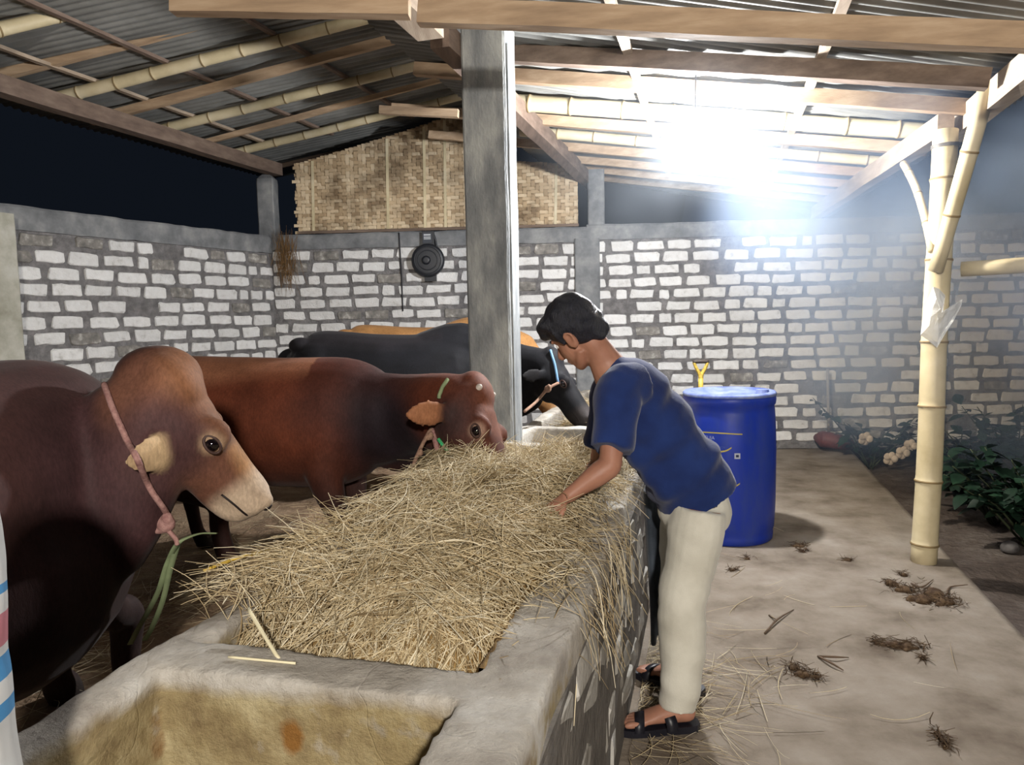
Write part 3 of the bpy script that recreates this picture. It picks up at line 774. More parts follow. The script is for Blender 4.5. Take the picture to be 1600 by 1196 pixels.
batches += [straw_batch(700, 69, -0.24, -0.03, lift=.04, lmin=.1, lmax=.3, ulo=2.95, uhi=4.0, pitch=.35), straw_batch(260, 70, -0.22, -0.06, lift=.015, lmin=.1, lmax=.3, ulo=1.9, uhi=2.9)]
# stalks that hang down over the walkway face
r = np.random.default_rng(71); n = 95
u = np.clip(r.normal(2.25, .33, n), 1.75, 3.3); P = uvz(u, r.uniform(-.03, .03, n), RIM - r.uniform(-.03, .12, n))
D = unit(np.outer(r.normal(.1, .35, n), a3) + np.outer(r.uniform(.1, .5, n), p3_) + np.outer(-r.uniform(.3, 1.1, n), (0, 0, 1)))
batches.append(strand_mesh(P, D, r.uniform(.12, .34, n), np.outer(-np.ones(n) * .12, (0, 0, 1)) + np.outer(-np.ones(n) * .06, p3_), r.uniform(.0012, .002, n)))
V, Fq = joinb(batches)
link_mesh('stalks', np_mesh('stalks', V, Fq), M['straw'], straw)['kind'] = 'stuff'
# far bin: fodder for the black cow
r = np.random.default_rng(75); n = 1500
u = r.uniform(4.9, 7.1, n); v_ = r.uniform(-.72, -.19, n); P = uvz(u, v_, .72 + .08 * np.sin((v_ + .72) / .53 * 3.14) + r.uniform(-.02, .03, n))
Vb, Fb = strand_mesh(P, unit(r.normal(0, 1, (n, 3)) * np.array((1, 1, .25))), r.uniform(.12, .35, n), r.normal(0, .06, (n, 3)), r.uniform(.0016, .0028, n), 3)
far = MB(); tbox(far, 4.84, 7.19, -0.74, -0.17, 0.43, 0.73)
fs_ = link_mesh('fodder_heap', np_mesh('fodder_heap', Vb, Fb), M['straw']); tag(fs_, 'straw fodder in the far bin of the trough behind the post', 'straw', kind='stuff')
ORIGIN[fs_] = fs_.location.copy(); far.build('packed_bed', M['strawbed'], fs_)['kind'] = 'stuff'
# scattered stalks on the walkway and in the stall
r = np.random.default_rng(77)
def ground_stalks(n, px, py, z, sp, ln=(.08, .3)):
    c0 = np.array(onz(px, py, z)); P = c0 + np.column_stack([r.normal(0, sp[0], n), r.normal(0, sp[1], n), r.uniform(.004, .016, n)])
    D = unit(np.column_stack([r.normal(0, 1, n), r.normal(0, 1, n), r.normal(0, .04, n)]))
    B = r.normal(0, .08, (n, 3)); B[:, 2] = np.abs(B[:, 2]) * .1
    return P, strand_mesh(P, D, r.uniform(*ln, n), B, r.uniform(.001, .0019, n))
g1 = [ground_stalks(170, 1025, 1000, 0.0, (.06, .30)), ground_stalks(120, 1030, 1090, 0.0, (.10, .14)), ground_stalks(70, 1120, 1060, 0.0, (.16, .22), (.15, .4)),
      ground_stalks(34, 1240, 950, 0.0, (.45, .5), (.1, .3)), ground_stalks(40, 1060, 1180, 0.0, (.16, .10))]
keep = []
for P, (Vx, Fx) in g1: keep.append((Vx, Fx))
V, Fq = joinb(keep)
V[:, 2] = np.clip(V[:, 2], 0.006, 0.05); xr_ = XR(0) + AX * V[:, 1]; V[:, 0] = np.maximum(V[:, 0], xr_ + .02)
tag(link_mesh('loose_straw', np_mesh('loose_straw', V, Fq), M['straw']), 'loose straw stalks strewn over the walkway by the trough foot', 'straw', kind='stuff')
g2 = [ground_stalks(220, 300, 920, STALL_Z + .02, (.16, .35), (.08, .3)), ground_stalks(130, 130, 1020, STALL_Z + .02, (.15, .2), (.08, .25)), ground_stalks(140, 480, 830, STALL_Z + .02, (.3, .3), (.1, .3))]
V, Fq = joinb([q[1] for q in g2]); xl_ = XL(0) + AX * V[:, 1]; V[:, 0] = np.minimum(V[:, 0], xl_ - .02)
tag(link_mesh('loose_straw', np_mesh('loose_straw', V, Fq), M['straw']), 'trodden straw stalks on the earth floor of the stall', 'straw', kind='stuff')
# three stalks that stand out
def stalk(name, pts, rad, mat, label):
    o = MB().loft(pts, [rad, rad, rad, rad * .5][:len(pts)] if len(pts) <= 4 else rad, n=6, sub=5).build(name, mat, None, sm=True); return tag(o, label, 'straw stalk')
M['stalk_pale'] = plain('stalk_pale', srgb(232, 222, 186), .6); M['stalk_yellow'] = plain('stalk_yellow', srgb(206, 172, 72), .55)
stalk('straw_stalk', [onz(388, 952, .86), onz(412, 992, .83), onz(438, 1034, .80)], .0045, M['stalk_pale'], 'thick pale straw stalk standing against the near divider')
stalk('straw_stalk', [onz(357, 1027, .812), onz(410, 1032, .812), onz(462, 1037, .81)], .0028, M['stalk_pale'], 'pale straw stalk lying along the divider edge')
stalk('straw_stalk', [at(318, 893, 1.98), at(350, 880, 2.02), at(388, 868, 2.08), at(430, 858, 2.14)], .0045, M['stalk_yellow'], 'thick yellow stalk poking out of the heap towards the cattle')
# ------------------------------------------------------------------ cattle
def fur_mat(name, rough=0.7, spec=0.22, sheen=0.06):
    m, nt, b = newmat(name)
    at_ = nt.nodes.new('ShaderNodeAttribute'); at_.attribute_name = 'Col'
    v = geopos(nt, (1, 1, 1))
    n1 = noisen(nt, geopos(nt, (22, 22, 9)), 5, 5, 0.7); n2 = noisen(nt, v, 5, 4)
    k = ramp(nt, n1, [(0.3, (0.72, 0.72, 0.72)), (0.7, (1.22, 1.22, 1.22))]); k2 = ramp(nt, n2, [(0.3, (0.66, 0.62, 0.6)), (0.7, (1.25, 1.22, 1.2))])
    c = mixc(nt, 1.0, mixc(nt, 1.0, at_.outputs['Color'], k, 'MULTIPLY'), k2, 'MULTIPLY')
    nt.links.new(c, b.inputs['Base Color']); b.inputs['Roughness'].default_value = rough; b.inputs['Specular IOR Level'].default_value = spec
    b.inputs['Sheen Weight'].default_value = sheen; b.inputs['Sheen Roughness'].default_value = 0.4
    bump(nt, b, n1, 0.25, 0.004)
    return m
M['fur'] = fur_mat('short_fur')
M['eye'] = plain('wet_eye', srgb(18, 12, 14), 0.05, spec=0.8)
M['lid'] = plain('eye_lid', srgb(70, 50, 44), 0.6)
M['nostril'] = plain('nostril', srgb(30, 20, 20), 0.5)
M['hoof'] = plain('hoof_horn', srgb(60, 50, 46), 0.5, noise=.3)
M['horn'] = plain('horn_bud', srgb(190, 180, 170), 0.4, noise=.2)

def smoothmask(d, r0, r1):
    t = np.clip((r1 - d) / (r1 - r0), 0, 1); return t * t * (3 - 2 * t)
def seg_dist(co, a, b):
    a = np.array(a); b = np.array(b); ab = b - a; t = np.clip(((co - a) @ ab) / (ab @ ab), 0, 1); return np.linalg.norm(co - (a + np.outer(t, ab)), axis=1)

def cow(label, loc, heading, poll, hdir, hup, L, cols, scale=1.0, legs=None, ear_near=(-.8, -.55, -.05), ear_far=(-.3, .9, .1), earlen=0.2, body_k=1.0, voxel=0.013, neck_mid=None, group='cattle in the stall', horn=False, thick=1.0, neck_z=.98, kw=1.0, wither=1.0, neck_h=1.0, crest=None, chest=False, eart=.15):
    """heading: angle of the forward direction; poll, hdir, hup: head frame in world space"""
    loc = Vector(loc); Rz = Matrix.Rotation(heading, 3, 'Z'); Lw = lambda x, y, z: loc + Rz @ Vector((x * scale, y * scale, z * scale))
    S = scale; root = empty('cow', loc, label, 'cow', group)
    mb = MB()
    sec = [(-.90, .08, .12, 1.02), (-.84, .17, .22, .99), (-.72, .25, .31, .95), (-.5, .28, .35, .91), (-.22, .32, .38, .86), (.05, .335, .385, .845), (.3, .325, .385, .85), (.5, .29, .37, .86), (.66, .22, .31, .85), (.78, .13, .2, .83), (.84, .06, .1, .82)]
    mb.loft([Lw(x, 0, z) for x, _, _, z in sec], [w * S * thick for _, w, _, _ in sec], [h * S for _, _, h, _ in sec], n=26, sub=4)
    # haunch and shoulder masses, withers
    for s in (-1, 1):
        mb.ell(Lw(-.6, .15 * s, .86), (.26 * S, .15 * S, .32 * S), Rz)
        mb.ell(Lw(.42, .17 * s, .82), (.2 * S, .14 * S, .32 * S), Rz)
        mb.ell(Lw(-.74, .13 * s, 1.16), (.09 * S, .06 * S, .06 * S), Rz)
    mb.ell(Lw(.42, 0, 1.17 - .1 * (1 - wither)), (.28 * S, .1 * S, .1 * S), Rz)
    if crest is not None: mb.ell(crest, (.13, .09, .10))
    if chest: mb.ell(Lw(.20, -.12, .60), (.46 * S, .30 * S, .36 * S), Rz)
    lg = legs or {}
    fl = lg.get('f', [(.50, .17), (.50, -.17)]); hl = lg.get('h', [(-.66, .17), (-.62, -.17)])
    hoofs = []
    for (x, y), s in zip(fl, (1, -1)):
        mb.loft([Lw(.44, .18 * s, .8), Lw(.42, .19 * s, .60), Lw(x * .5 + .225, (y + .19 * s) / 2, .36), Lw(x - .005, y, .29), Lw(x - .02, y, .13), Lw(x, y, .06)], [.13 * S, .105 * S, .062 * S, .058 * S, .042 * S, .05 * S], [.15 * S, .115 * S, .068 * S, .062 * S, .046 * S, .055 * S], n=14, sub=4, upv=tuple(Rz @ Vector((1, 0, 0))))
        hoofs.append(Lw(x + .02, y, 0))
    for (x, y), s in zip(hl, (1, -1)):
        mb.loft([Lw(-.60, .17 * s, .92), Lw(-.54, .2 * s, .70), Lw(-.66, .19 * s, .54), Lw(x - .09, y, .43), Lw(x - .06, y, .26), Lw(x - .03, y, .12), Lw(x, y, .06)], [.16 * S, .14 * S, .085 * S, .055 * S, .046 * S, .044 * S, .05 * S], [.2 * S, .17 * S, .1 * S, .068 * S, .05 * S, .048 * S, .055 * S], n=14, sub=4, upv=tuple(Rz @ Vector((1, 0, 0))))
        hoofs.append(Lw(x + .02, y, 0))
    for h in hoofs: mb.loft([h + Vector((0, 0, .0)), h + Vector((0, 0, .03)), h - Rz @ Vector((.012, 0, 0)) * S + Vector((0, 0, .09 * S))], [.05 * S, .052 * S, .044 * S], [.062 * S, .06 * S, .046 * S], n=12, sub=2, upv=tuple(Rz @ Vector((1, 0, 0))))
    # head frame
    P = Vector(poll); d = Vector(hdir).normalized(); n = Vector(hup); n = (n - d * n.dot(d)).normalized(); sd = d.cross(n).normalized()   # sd: animal's right
    k = L / 0.5 * kw; Hh = lambda t, s, u: P + d * (t * L) + sd * (s * k) + n * (u * k)
    hs = [(0.0, .10, .085, .085), (.08, .112, .115, .108), (.2, .122, .130, .12), (.32, .118, .124, .117), (.45, .104, .106, .096), (.6, .09, .088, .08), (.74, .08, .074, .073), (.86, .074, .068, .075), (.94, .073, .06, .074), (1.0, .072, .038, .052)]
    mb.loft([Hh(t, 0, -c) for t, c, _, _ in hs], [w * k for *_, w in hs], [h * k for _, _, h, _ in hs], n=22, sub=4, upv=tuple(n))
    Rh = Matrix((d, sd, n)).transposed()
    mb.ell(Hh(.0, 0, -.035), (.10 * k, .095 * k, .065 * k), Rh)                       # poll
    mb.ell(Hh(.22, 0, -.21), (.13 * k, .075 * k, .06 * k), Rh)                       # jaw angle
    mb.ell(Hh(.6, 0, -.15), (.16 * k, .045 * k, .035 * k), Rh)                       # lower jaw
    mb.ell(Hh(.9, 0, -.125), (.045 * k, .05 * k, .032 * k), Rh)                      # chin
    for s in (-1, 1):
        mb.ell(Hh(.37, .086 * s, -.038), (.05 * k, .03 * k, .045 * k), Rh)           # brow
        mb.ell(Hh(.94, .045 * s, -.045), (.03 * k, .032 * k, .028 * k), Rh)          # nostril wing
    # ears: flattened tapering lofts
    earpts = []
    for s in (-1, 1):
        ed = Vector(ear_near if s * sd.y < 0 else ear_far).normalized()
        b0 = Hh(eart, .10 * s, -.115); en = ed.cross(Vector((0, 0, 1))).normalized()
        ep = [b0, b0 + ed * earlen * .25, b0 + ed * earlen * .55, b0 + ed * earlen * .85, b0 + ed * earlen]
        mb.loft(ep, [.024 * k, .042 * k, .056 * k, .036 * k, .01 * k], [.02 * k, .014 * k, .013 * k, .011 * k, .007 * k], n=12, sub=3, upv=tuple(en))
        earpts.append((ep[0], ep[-1], en))
    # neck
    hb = Hh(.10, 0, -.125); ns = Lw(.46, 0, neck_z)
    nm = Vector(neck_mid) if neck_mid is not None else (hb + ns) / 2 + Vector((0, 0, .02))
    mb.loft([Lw(.25, 0, neck_z - .06), ns, (ns + nm) / 2 + Vector((0, 0, -.02)), nm, hb, Hh(.2, 0, -.13)], [.26 * S, .225 * S, .19 * S, .165 * S, .118 * k, .09 * k], [.34 * S, .33 * S * neck_h, .28 * S * neck_h, .24 * S * neck_h, .155 * k, .1 * k], n=20, sub=4)
    mb.loft([Lw(.72, 0, .72), (Lw(.78, 0, .72) + nm) / 2 + Vector((0, 0, -.12)), (nm + hb) / 2 + Vector((0, 0, -.17 * S)), Hh(.22, 0, -.23)], [.05 * S, .04 * S, .035 * S, .03 * S], [.16 * S, .12 * S, .09 * S, .06 * S], n=10, sub=4)  # dewlap
    # tail root
    mb.loft([Lw(-.84, 0, 1.1), Lw(-.93, 0, 1.08), Lw(-.97, 0, .95), Lw(-.96, .02, .7), Lw(-.95, .03, .5)], [.05 * S, .035 * S, .028 * S, .022 * S, .018 * S], n=10, sub=4)
    me = organic(mb, voxel, 7, 0.5)
    co = coords(me); no = normals(me)
    co += no * (0.006 * vnoise(co, 9, 81) * S)[:, None]; set_coords(me, co)
    # coat colours of its own
    cb = np.array(cols['body']); C = np.tile(cb, (len(co), 1))
    def paint(mask, c): C[:] = C * (1 - mask[:, None]) + np.array(c) * mask[:, None]
    nz_ = 0.05 * vnoise(co, 7, 83)
    rel = (co - np.array(loc)); fwd = np.array(Rz @ Vector((1, 0, 0)))
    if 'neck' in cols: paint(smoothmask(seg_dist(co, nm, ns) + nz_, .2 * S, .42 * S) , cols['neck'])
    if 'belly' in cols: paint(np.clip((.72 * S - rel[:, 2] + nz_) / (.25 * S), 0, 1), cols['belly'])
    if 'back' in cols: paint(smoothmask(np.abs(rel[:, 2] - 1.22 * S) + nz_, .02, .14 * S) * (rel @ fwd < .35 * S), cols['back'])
    if 'head' in cols: paint(smoothmask(seg_dist(co, Hh(.05, 0, -.08), Hh(.9, 0, -.06)) + .5 * nz_, .10 * k, .17 * k), cols['head'])
    if 'bridge' in cols: paint(smoothmask(seg_dist(co, Hh(.36, 0, 0.0), Hh(.9, 0, -.01)) + .3 * nz_, .03 * k, .085 * k), cols['bridge'])
    if 'forehead' in cols: paint(smoothmask(seg_dist(co, Hh(.06, 0, 0.02), Hh(.26, 0, .02)) + .5 * nz_, .06 * k, .14 * k), cols['forehead'])
    if 'cheek' in cols:
        for s in (-1, 1): paint(smoothmask(np.linalg.norm(co - np.array(Hh(.22, .1 * s, -.15)), axis=1) + .4 * nz_, .05 * k, .15 * k), cols['cheek'])
    for s in (-1, 1): paint(smoothmask(np.linalg.norm(co - np.array(Hh(.40, .105 * s, -.052)), axis=1), .018 * k, .046 * k) * .8, cols['eyering'])
    paint(smoothmask(np.linalg.norm(co - np.array(Hh(.96, 0, -.085)), axis=1) + .2 * nz_, .085 * k, .14 * k), cols['muzzle'])
    for e0, e1, en in earpts:
        a_ = np.array(Vector(e0) * .42 + Vector(e1) * .58); ab = np.array(e1) - a_; tt = np.clip(((co - a_) @ ab) / (ab @ ab), 0, 1); dv_ = co - (a_ + np.outer(tt, ab)); dn = dv_ @ np.array(en)
        paint(smoothmask(np.sqrt((dv_ ** 2).sum(1) + 11 * dn ** 2), .05 * k, .085 * k) * (np.linalg.norm(co - np.array(e0), axis=1) < earlen * 1.06), cols['ear'])
    paint(smoothmask(np.abs(rel[:, 2] - .03), .03, .07), srgb(52, 44, 40))
    set_color(me, np.clip(C, 0, 1))
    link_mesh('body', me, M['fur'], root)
    for s in (-1, 1):
        ec = Hh(.40, .106 * s, -.054)
        MB().ell(ec, (.019 * k, .019 * k, .019 * k), Rh).build('eye', M['eye'], root, sm=True)
        rim = []
        for q in range(17):
            a = 2 * math.pi * q / 16; rim.append(ec + d * (.027 * k * math.cos(a)) + n * (.017 * k * math.sin(a)) + sd * (.010 * k * s - .006 * k * s * math.cos(a) ** 2))
        MB().loft(rim, .0042 * k, n=6, sub=1, cap=False).build('eyelid', M['lid'], root, sm=True)
        MB().ell(Hh(.985, .046 * s, -.052), (.008 * k, .012 * k, .014 * k), Rh).build('nostril', M['nostril'], root, sm=True)
        if horn: MB().loft([Hh(.03, .06 * s, -.02), Hh(.02, .07 * s, .004), Hh(.015, .073 * s, .012)], [.016 * k, .012 * k, .005 * k], n=10, sub=3).build('horn_bud', M['horn'], root, sm=True)
    # mouth line
    MB().loft([Hh(.72, .058, -.122), Hh(.82, .064, -.114), Hh(.93, .055, -.108), Hh(.985, 0, -.10), Hh(.93, -.055, -.108), Hh(.82, -.064, -.114), Hh(.72, -.058, -.122)], .003 * k, n=6, sub=4).build('mouth', M['nostril'], root, sm=True)
    # tail switch
    MB().loft([Lw(-.95, .03, .52), Lw(-.95, .035, .42), Lw(-.94, .04, .3), Lw(-.94, .04, .2)], [.02 * S, .04 * S, .035 * S, .006 * S], n=10, sub=4).build('tail_switch', plain('tail_hair', tuple(x * .4 for x in cols['body']), .8, noise=.4), root, sm=True)
    return root, Hh, Lw, me
red = srgb(98, 54, 38); dark = srgb(44, 30, 32); tan = srgb(190, 158, 122)
# 1: near bull, standing along the trough, head turned to the right
p1 = at(288, 588, 2.26); mz = at(441, 772, 2.40)
c1, H1, L1, _ = cow('near dark brown bull at the left edge, head in profile with pale muzzle', (-1.56, 1.86, STALL_Z), math.radians(79), p1, mz - p1, (0.62, 0.27, 0.68), (mz - p1).length * .99,
    dict(body=srgb(66, 42, 40), neck=srgb(66, 44, 46), belly=srgb(56, 40, 38), head=srgb(118, 80, 64), forehead=srgb(134, 92, 64), bridge=srgb(168, 124, 78), cheek=srgb(84, 58, 58), eyering=srgb(206, 178, 146), muzzle=srgb(206, 186, 162), ear=srgb(198, 172, 136)),
    scale=.93, thick=1.08, neck_z=.80, kw=1.16, neck_h=1.25, legs=dict(f=[(.58, .06), (.70, -.13)], h=[(-.66, .17), (-.6, -.17)]), ear_near=(-.42, -.88, -.12), earlen=.19, eart=.29, chest=True, neck_mid=(-1.27, 2.22, 1.00), crest=at(246, 592, 2.27), wither=.3)
# 2: red bull behind it, eating, body in profile
p2 = at(758, 608, 3.42); m2 = at(784, 758, 3.22)
c2, H2, L2, _ = cow('reddish brown bull eating straw beside the concrete post', (-1.26, 3.88, STALL_Z), math.radians(-10), p2, m2 - p2 + Vector((.07, 0, 0)), (0.93, -0.26, 0.3), 0.52,
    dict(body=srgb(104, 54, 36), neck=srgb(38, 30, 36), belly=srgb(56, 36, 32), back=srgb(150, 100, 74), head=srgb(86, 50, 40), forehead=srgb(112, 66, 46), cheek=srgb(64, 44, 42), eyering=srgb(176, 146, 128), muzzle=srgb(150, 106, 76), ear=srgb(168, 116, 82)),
    scale=.86, kw=1.1, wither=-.4, neck_z=.9, ear_near=(-.86, -.5, .0), ear_far=(.3,.9,.2), earlen=.23, neck_mid=(-.5, 3.68, 1.03), horn=True, legs=dict(f=[(.46, .17), (.5, -.17)], h=[(-.60, .17), (-.16, -.24)]))
# 3: black cow feeding behind the post
p3 = at(872, 556, 5.0); m3 = at(905, 652, 4.85)
c3, H3, L3, _ = cow('black cow eating on the far side of the concrete post', (-.78, 5.35, STALL_Z), math.radians(-4), p3, m3 - p3 + Vector((.12, 0, 0)), (.8, -.2, .5), .5,
    dict(body=srgb(26, 27, 32), eyering=srgb(40, 38, 40), muzzle=srgb(64, 60, 60), ear=srgb(30, 28, 30), back=srgb(38, 36, 40)), scale=.93, neck_mid=(.06, 5.2, 1.1), legs=dict(f=[(.5, .17), (.5, -.17)]))
# 4: tan cow, only its back shows
p4_ = at(838, 575, 6.45); m4 = at(860, 640, 6.35)
c4, H4, L4, _ = cow('tan cow at the back, hidden behind the black cow except for its back', (-.75, 6.75, STALL_Z), math.radians(-5), p4_, m4 - p4_ + Vector((.12, 0, 0)), (.8, -.1, .5), .48,
    dict(body=srgb(172, 128, 80), eyering=srgb(200, 170, 130), muzzle=srgb(200, 180, 150), ear=srgb(176, 132, 88)), scale=.96, neck_mid=(.05, 6.6, 1.15))
# ------------------------------------------------------------------ the boy
M['skin'] = None
m, nt, b = newmat('skin')
v = geopos(nt); c = ramp(nt, noisen(nt, v, 9, 4), [(0.3, srgb(150, 104, 84)), (0.7, srgb(176, 128, 106))])
nt.links.new(c, b.inputs['Base Color']); b.inputs['Roughness'].default_value = 0.5; b.inputs['Specular IOR Level'].default_value = 0.35
b.inputs['Subsurface Weight'].default_value = 0.12; b.inputs['Subsurface Radius'].default_value = (0.01, 0.004, 0.002); b.inputs['Subsurface Scale'].default_value = 0.5
bump(nt, b, noisen(nt, v, 220, 3), 0.12, 0.002); M['skin'] = m
def cloth(name, lo, hi, fine=260, rough=0.9, wr=7):
    m, nt, b = newmat(name); v = geopos(nt)
    c = ramp(nt, noisen(nt, v, 7, 5), [(0.3, lo), (0.7, hi)]); nt.links.new(c, b.inputs['Base Color']); b.inputs['Roughness'].default_value = rough
    b.inputs['Specular IOR Level'].default_value = 0.15; b.inputs['Sheen Weight'].default_value = 0.2
    bump(nt, b, mathn(nt, 'ADD', noisen(nt, v, fine, 2), mathn(nt, 'MULTIPLY', noisen(nt, v, wr, 4), 2.0)), 0.25, 0.006); return m
M['shirt'] = cloth('navy_cotton', srgb(24, 38, 82), srgb(34, 54, 108))
M['pants'] = cloth('cream_linen', srgb(196, 192, 178), srgb(220, 217, 204))
M['hair'] = None
m, nt, b = newmat('black_hair'); v = geopos(nt, (60, 60, 14))
nt.links.new(ramp(nt, noisen(nt, v, 3, 5, .7), [(0.35, srgb(12, 13, 20)), (0.7, srgb(34, 36, 50))]), b.inputs['Base Color']); b.inputs['Roughness'].default_value = 0.42
bump(nt, b, noisen(nt, v, 3, 5, .7), 0.8, 0.008); M['hair'] = m
M['leather'] = plain('black_leather', srgb(26, 26, 34), .42, spec=.5, noise=.3)

boy = empty('person', onz(1050, 1150, 0.0), 'boy in navy t-shirt and cream trousers bending over the trough to spread straw', 'person')
# joints, placed in space
hipc = at(1084, 782, 2.80); hipL = hipc + Vector((0.0, -.085, -.01)); hipR = hipc + Vector((0.01, .085, -.01))
kneeL = at(1066, 962, 2.68); ankL = at(1060, 1126, 2.62)
kneeR = at(1064, 950, 2.92); ankR = at(1072, 1078, 2.90)
ankL.z = max(ankL.z, .085); ankR.z = .09
chest = at(1000, 640, 2.78); neckb = at(946, 566, 2.78); headc = at(899, 522, 2.78)
shL = at(966, 606, 2.62); shR = at(958, 604, 2.94)
elL = at(953, 728, 2.50); wrL = at(884, 778, 2.47)
elR = at(935, 730, 2.98); wrR = at(893, 778, 2.84)

# ---- skin: head, neck, torso core, arms, hands, legs, feet - one continuous surface
sk = MB()
fd = Vector((-0.66, 0.50, -0.56)).normalized()                 # where the face looks
hu = Vector((-0.50, 0.02, 0.82)); hu = (hu - fd * hu.dot(fd)).normalized()   # crown direction
hs = fd.cross(hu).normalized()                                 # boy's right
Rf = Matrix((fd, hs, hu)).transposed()
hp = lambda f, s, u: headc + fd * f + hs * s + hu * u
sk.ell(hp(-.008, 0, .030), (.094, .074, .088), Rf, 20, 14)      # cranium
sk.ell(hp(.028, 0, -.030), (.062, .060, .078), Rf, 18, 12)      # face
sk.ell(hp(.046, 0, -.086), (.036, .040, .030), Rf, 14, 10)      # jaw and chin
sk.loft([hp(.0, .045, -.055), hp(.03, .036, -.088), hp(.062, 0, -.105), hp(.03, -.036, -.088), hp(.0, -.045, -.055)], .02, n=10, sub=3)
sk.loft([hp(.082, 0, .012), hp(.094, 0, -.012), hp(.106, 0, -.034), hp(.092, 0, -.042)], [.008, .010, .015, .010], n=10, sub=3)   # nose
sk.ell(hp(.083, 0, .028), (.012, .046, .010), Rf); sk.ell(hp(.083, 0, -.064), (.012, .024, .007), Rf); sk.ell(hp(.081, 0, -.077), (.011, .02, .007), Rf)
for s in (-1, 1):                                              # ears
    sk.ell(hp(-.012, .077 * s, -.012), (.022, .009, .033), Matrix.Rotation(-.25 * s, 3, hu) @ Rf)
    sk.loft([hp(.004, .078 * s, -.005), hp(.002, .085 * s, .016), hp(-.016, .09 * s, .022), hp(-.03, .09 * s, .008), hp(-.026, .086 * s, -.016), hp(-.012, .08 * s, -.038)], .0055, n=8, sub=3)
sk.loft([neckb + Vector((.03, 0, -.05)), neckb, (neckb + hp(-.035, 0, -.06)) / 2, hp(-.03, 0, -.05), hp(-.025, 0, .0)], [.075, .062, .054, .054, .05], n=16, sub=4)
sk.loft([hipc, at(1045, 715, 2.8), chest, at(968, 592, 2.78)], [.11, .12, .13, .09], [.09, .095, .10, .07], n=18, sub=4, upv=(0, 1, 0))
def arm(sh, el, wr, hd, fan, near):
    """shoulder-elbow-wrist and a hand with five fingers closing on straw; hd: hand direction, fan: palm width direction"""
    sk.loft([sh, sh * .5 + el * .5, sh * .15 + el * .85, el, el * .85 + wr * .15, el * .65 + wr * .35, el * .3 + wr * .7, wr], [.052, .045, .040, .039, .041, .039, .029, .024], [.052, .045, .040, .039, .041, .039, .028, .021], n=14, sub=4)
    sk.ell(el, (.038, .038, .038))
    hd = hd.normalized(); fan = (fan - hd * fan.dot(hd)).normalized(); pn = hd.cross(fan).normalized()
    if pn.z > 0: pn = -pn                                       # palm faces down
    pc_ = wr + hd * .045
    sk.loft([wr - hd * .012, wr + hd * .02, wr + hd * .055, wr + hd * .085], [.025, .033, .039, .037], [.020, .017, .016, .012], n=14, sub=3, upv=tuple(pn))
    tips = []
    for k, (off, ln) in enumerate(((-.030, .066), (-.010, .076), (.010, .071), (.028, .056))):
        b0 = wr + hd * .078 + fan * off; b1 = b0 + (hd * .86 + fan * off * 2.2 + pn * .30).normalized() * ln * .42
        b2 = b1 + (hd * .52 + pn * .85).normalized() * ln * .34; b3 = b2 + (hd * .05 + pn * 1.0).normalized() * ln * .26
        sk.loft([b0 - hd * .015, b0, b1, b2, b3], [.0085, .0088, .0082, .0076, .0058], n=8, sub=3); tips.append(b3)
    t0 = wr + hd * .022 - fan * .022; t1 = t0 - fan * .026 + hd * .022 + pn * .014; t2 = t1 - fan * .006 + hd * .03 + pn * .014; t3 = t2 + hd * .02 + pn * .012 + fan * .006
    sk.loft([t0, t1, t2, t3], [.014, .012, .0095, .007], n=8, sub=3)
    return tips
arm(shL, elL, wrL, at(846, 806, 2.44) - wrL, Vector((.25, .9, .25)), True)
arm(shR, elR, wrR, at(852, 812, 2.80) - wrR, Vector((.25, -.9, .25)), False)
def leg(h, k, a, toe):
    sk.loft([h, h * .5 + k * .5, k, k * .6 + a * .4, a], [.085, .072, .052, .048, .034], n=14, sub=4)
    td = (toe - a); td.z = 0; td.normalize(); side = td.cross(Vector((0, 0, 1)))
    g = Vector((a.x, a.y, 0)); z = .034
    sk.loft([a + Vector((0, 0, .01)), g + td * .0 + Vector((0, 0, .06))], [.034, .038], n=12, sub=2)
    sk.loft([g - td * .055 + Vector((0, 0, z + .022)), g - td * .03 + Vector((0, 0, z + .028)), g + td * .05 + Vector((0, 0, z + .030)), g + td * .12 + Vector((0, 0, z + .018)), g + td * .165 + Vector((0, 0, z + .010))], [.026, .033, .037, .043, .036], [.022, .032, .034, .019, .010], n=14, sub=3)
    for q, (o, l) in enumerate(((-.032, .205), (-.012, .208), (.004, .2), (.018, .19), (.031, .176))):
        sk.loft([g + td * .13 + side * o + Vector((0, 0, z + .010)), g + td * (l - .02) + side * o * 1.15 + Vector((0, 0, z + .012)), g + td * l + side * o * 1.15 + Vector((0, 0, z + .008))], [.011, .0105 if q else .013, .007], n=8, sub=2)
    return g, td, side
footL = leg(hipL, kneeL, ankL, onz(962, 1146, 0.0))
footR = leg(hipR, kneeR, ankR, onz(1005, 1058, 0.0))
me = organic(sk, 0.0055, 4, 0.5)
link_mesh('body', me, M['skin'], boy)
# eyes and brows
for s in (-1, 1):
    MB().ell(hp(.071, .029 * s, .004), (.009, .011, .009), Rf).build('eye', plain('eye_white', srgb(225, 220, 215), .2), boy, sm=True)
    MB().ell(hp(.077, .029 * s, .003), (.004, .005, .005), Rf).build('pupil', M['eye'], boy, sm=True)
    MB().loft([hp(.084, .014 * s, .030), hp(.086, .03 * s, .034), hp(.078, .05 * s, .028)], [.003, .004, .002], n=6, sub=3).build('eyebrow', M['hair'], boy, sm=True)

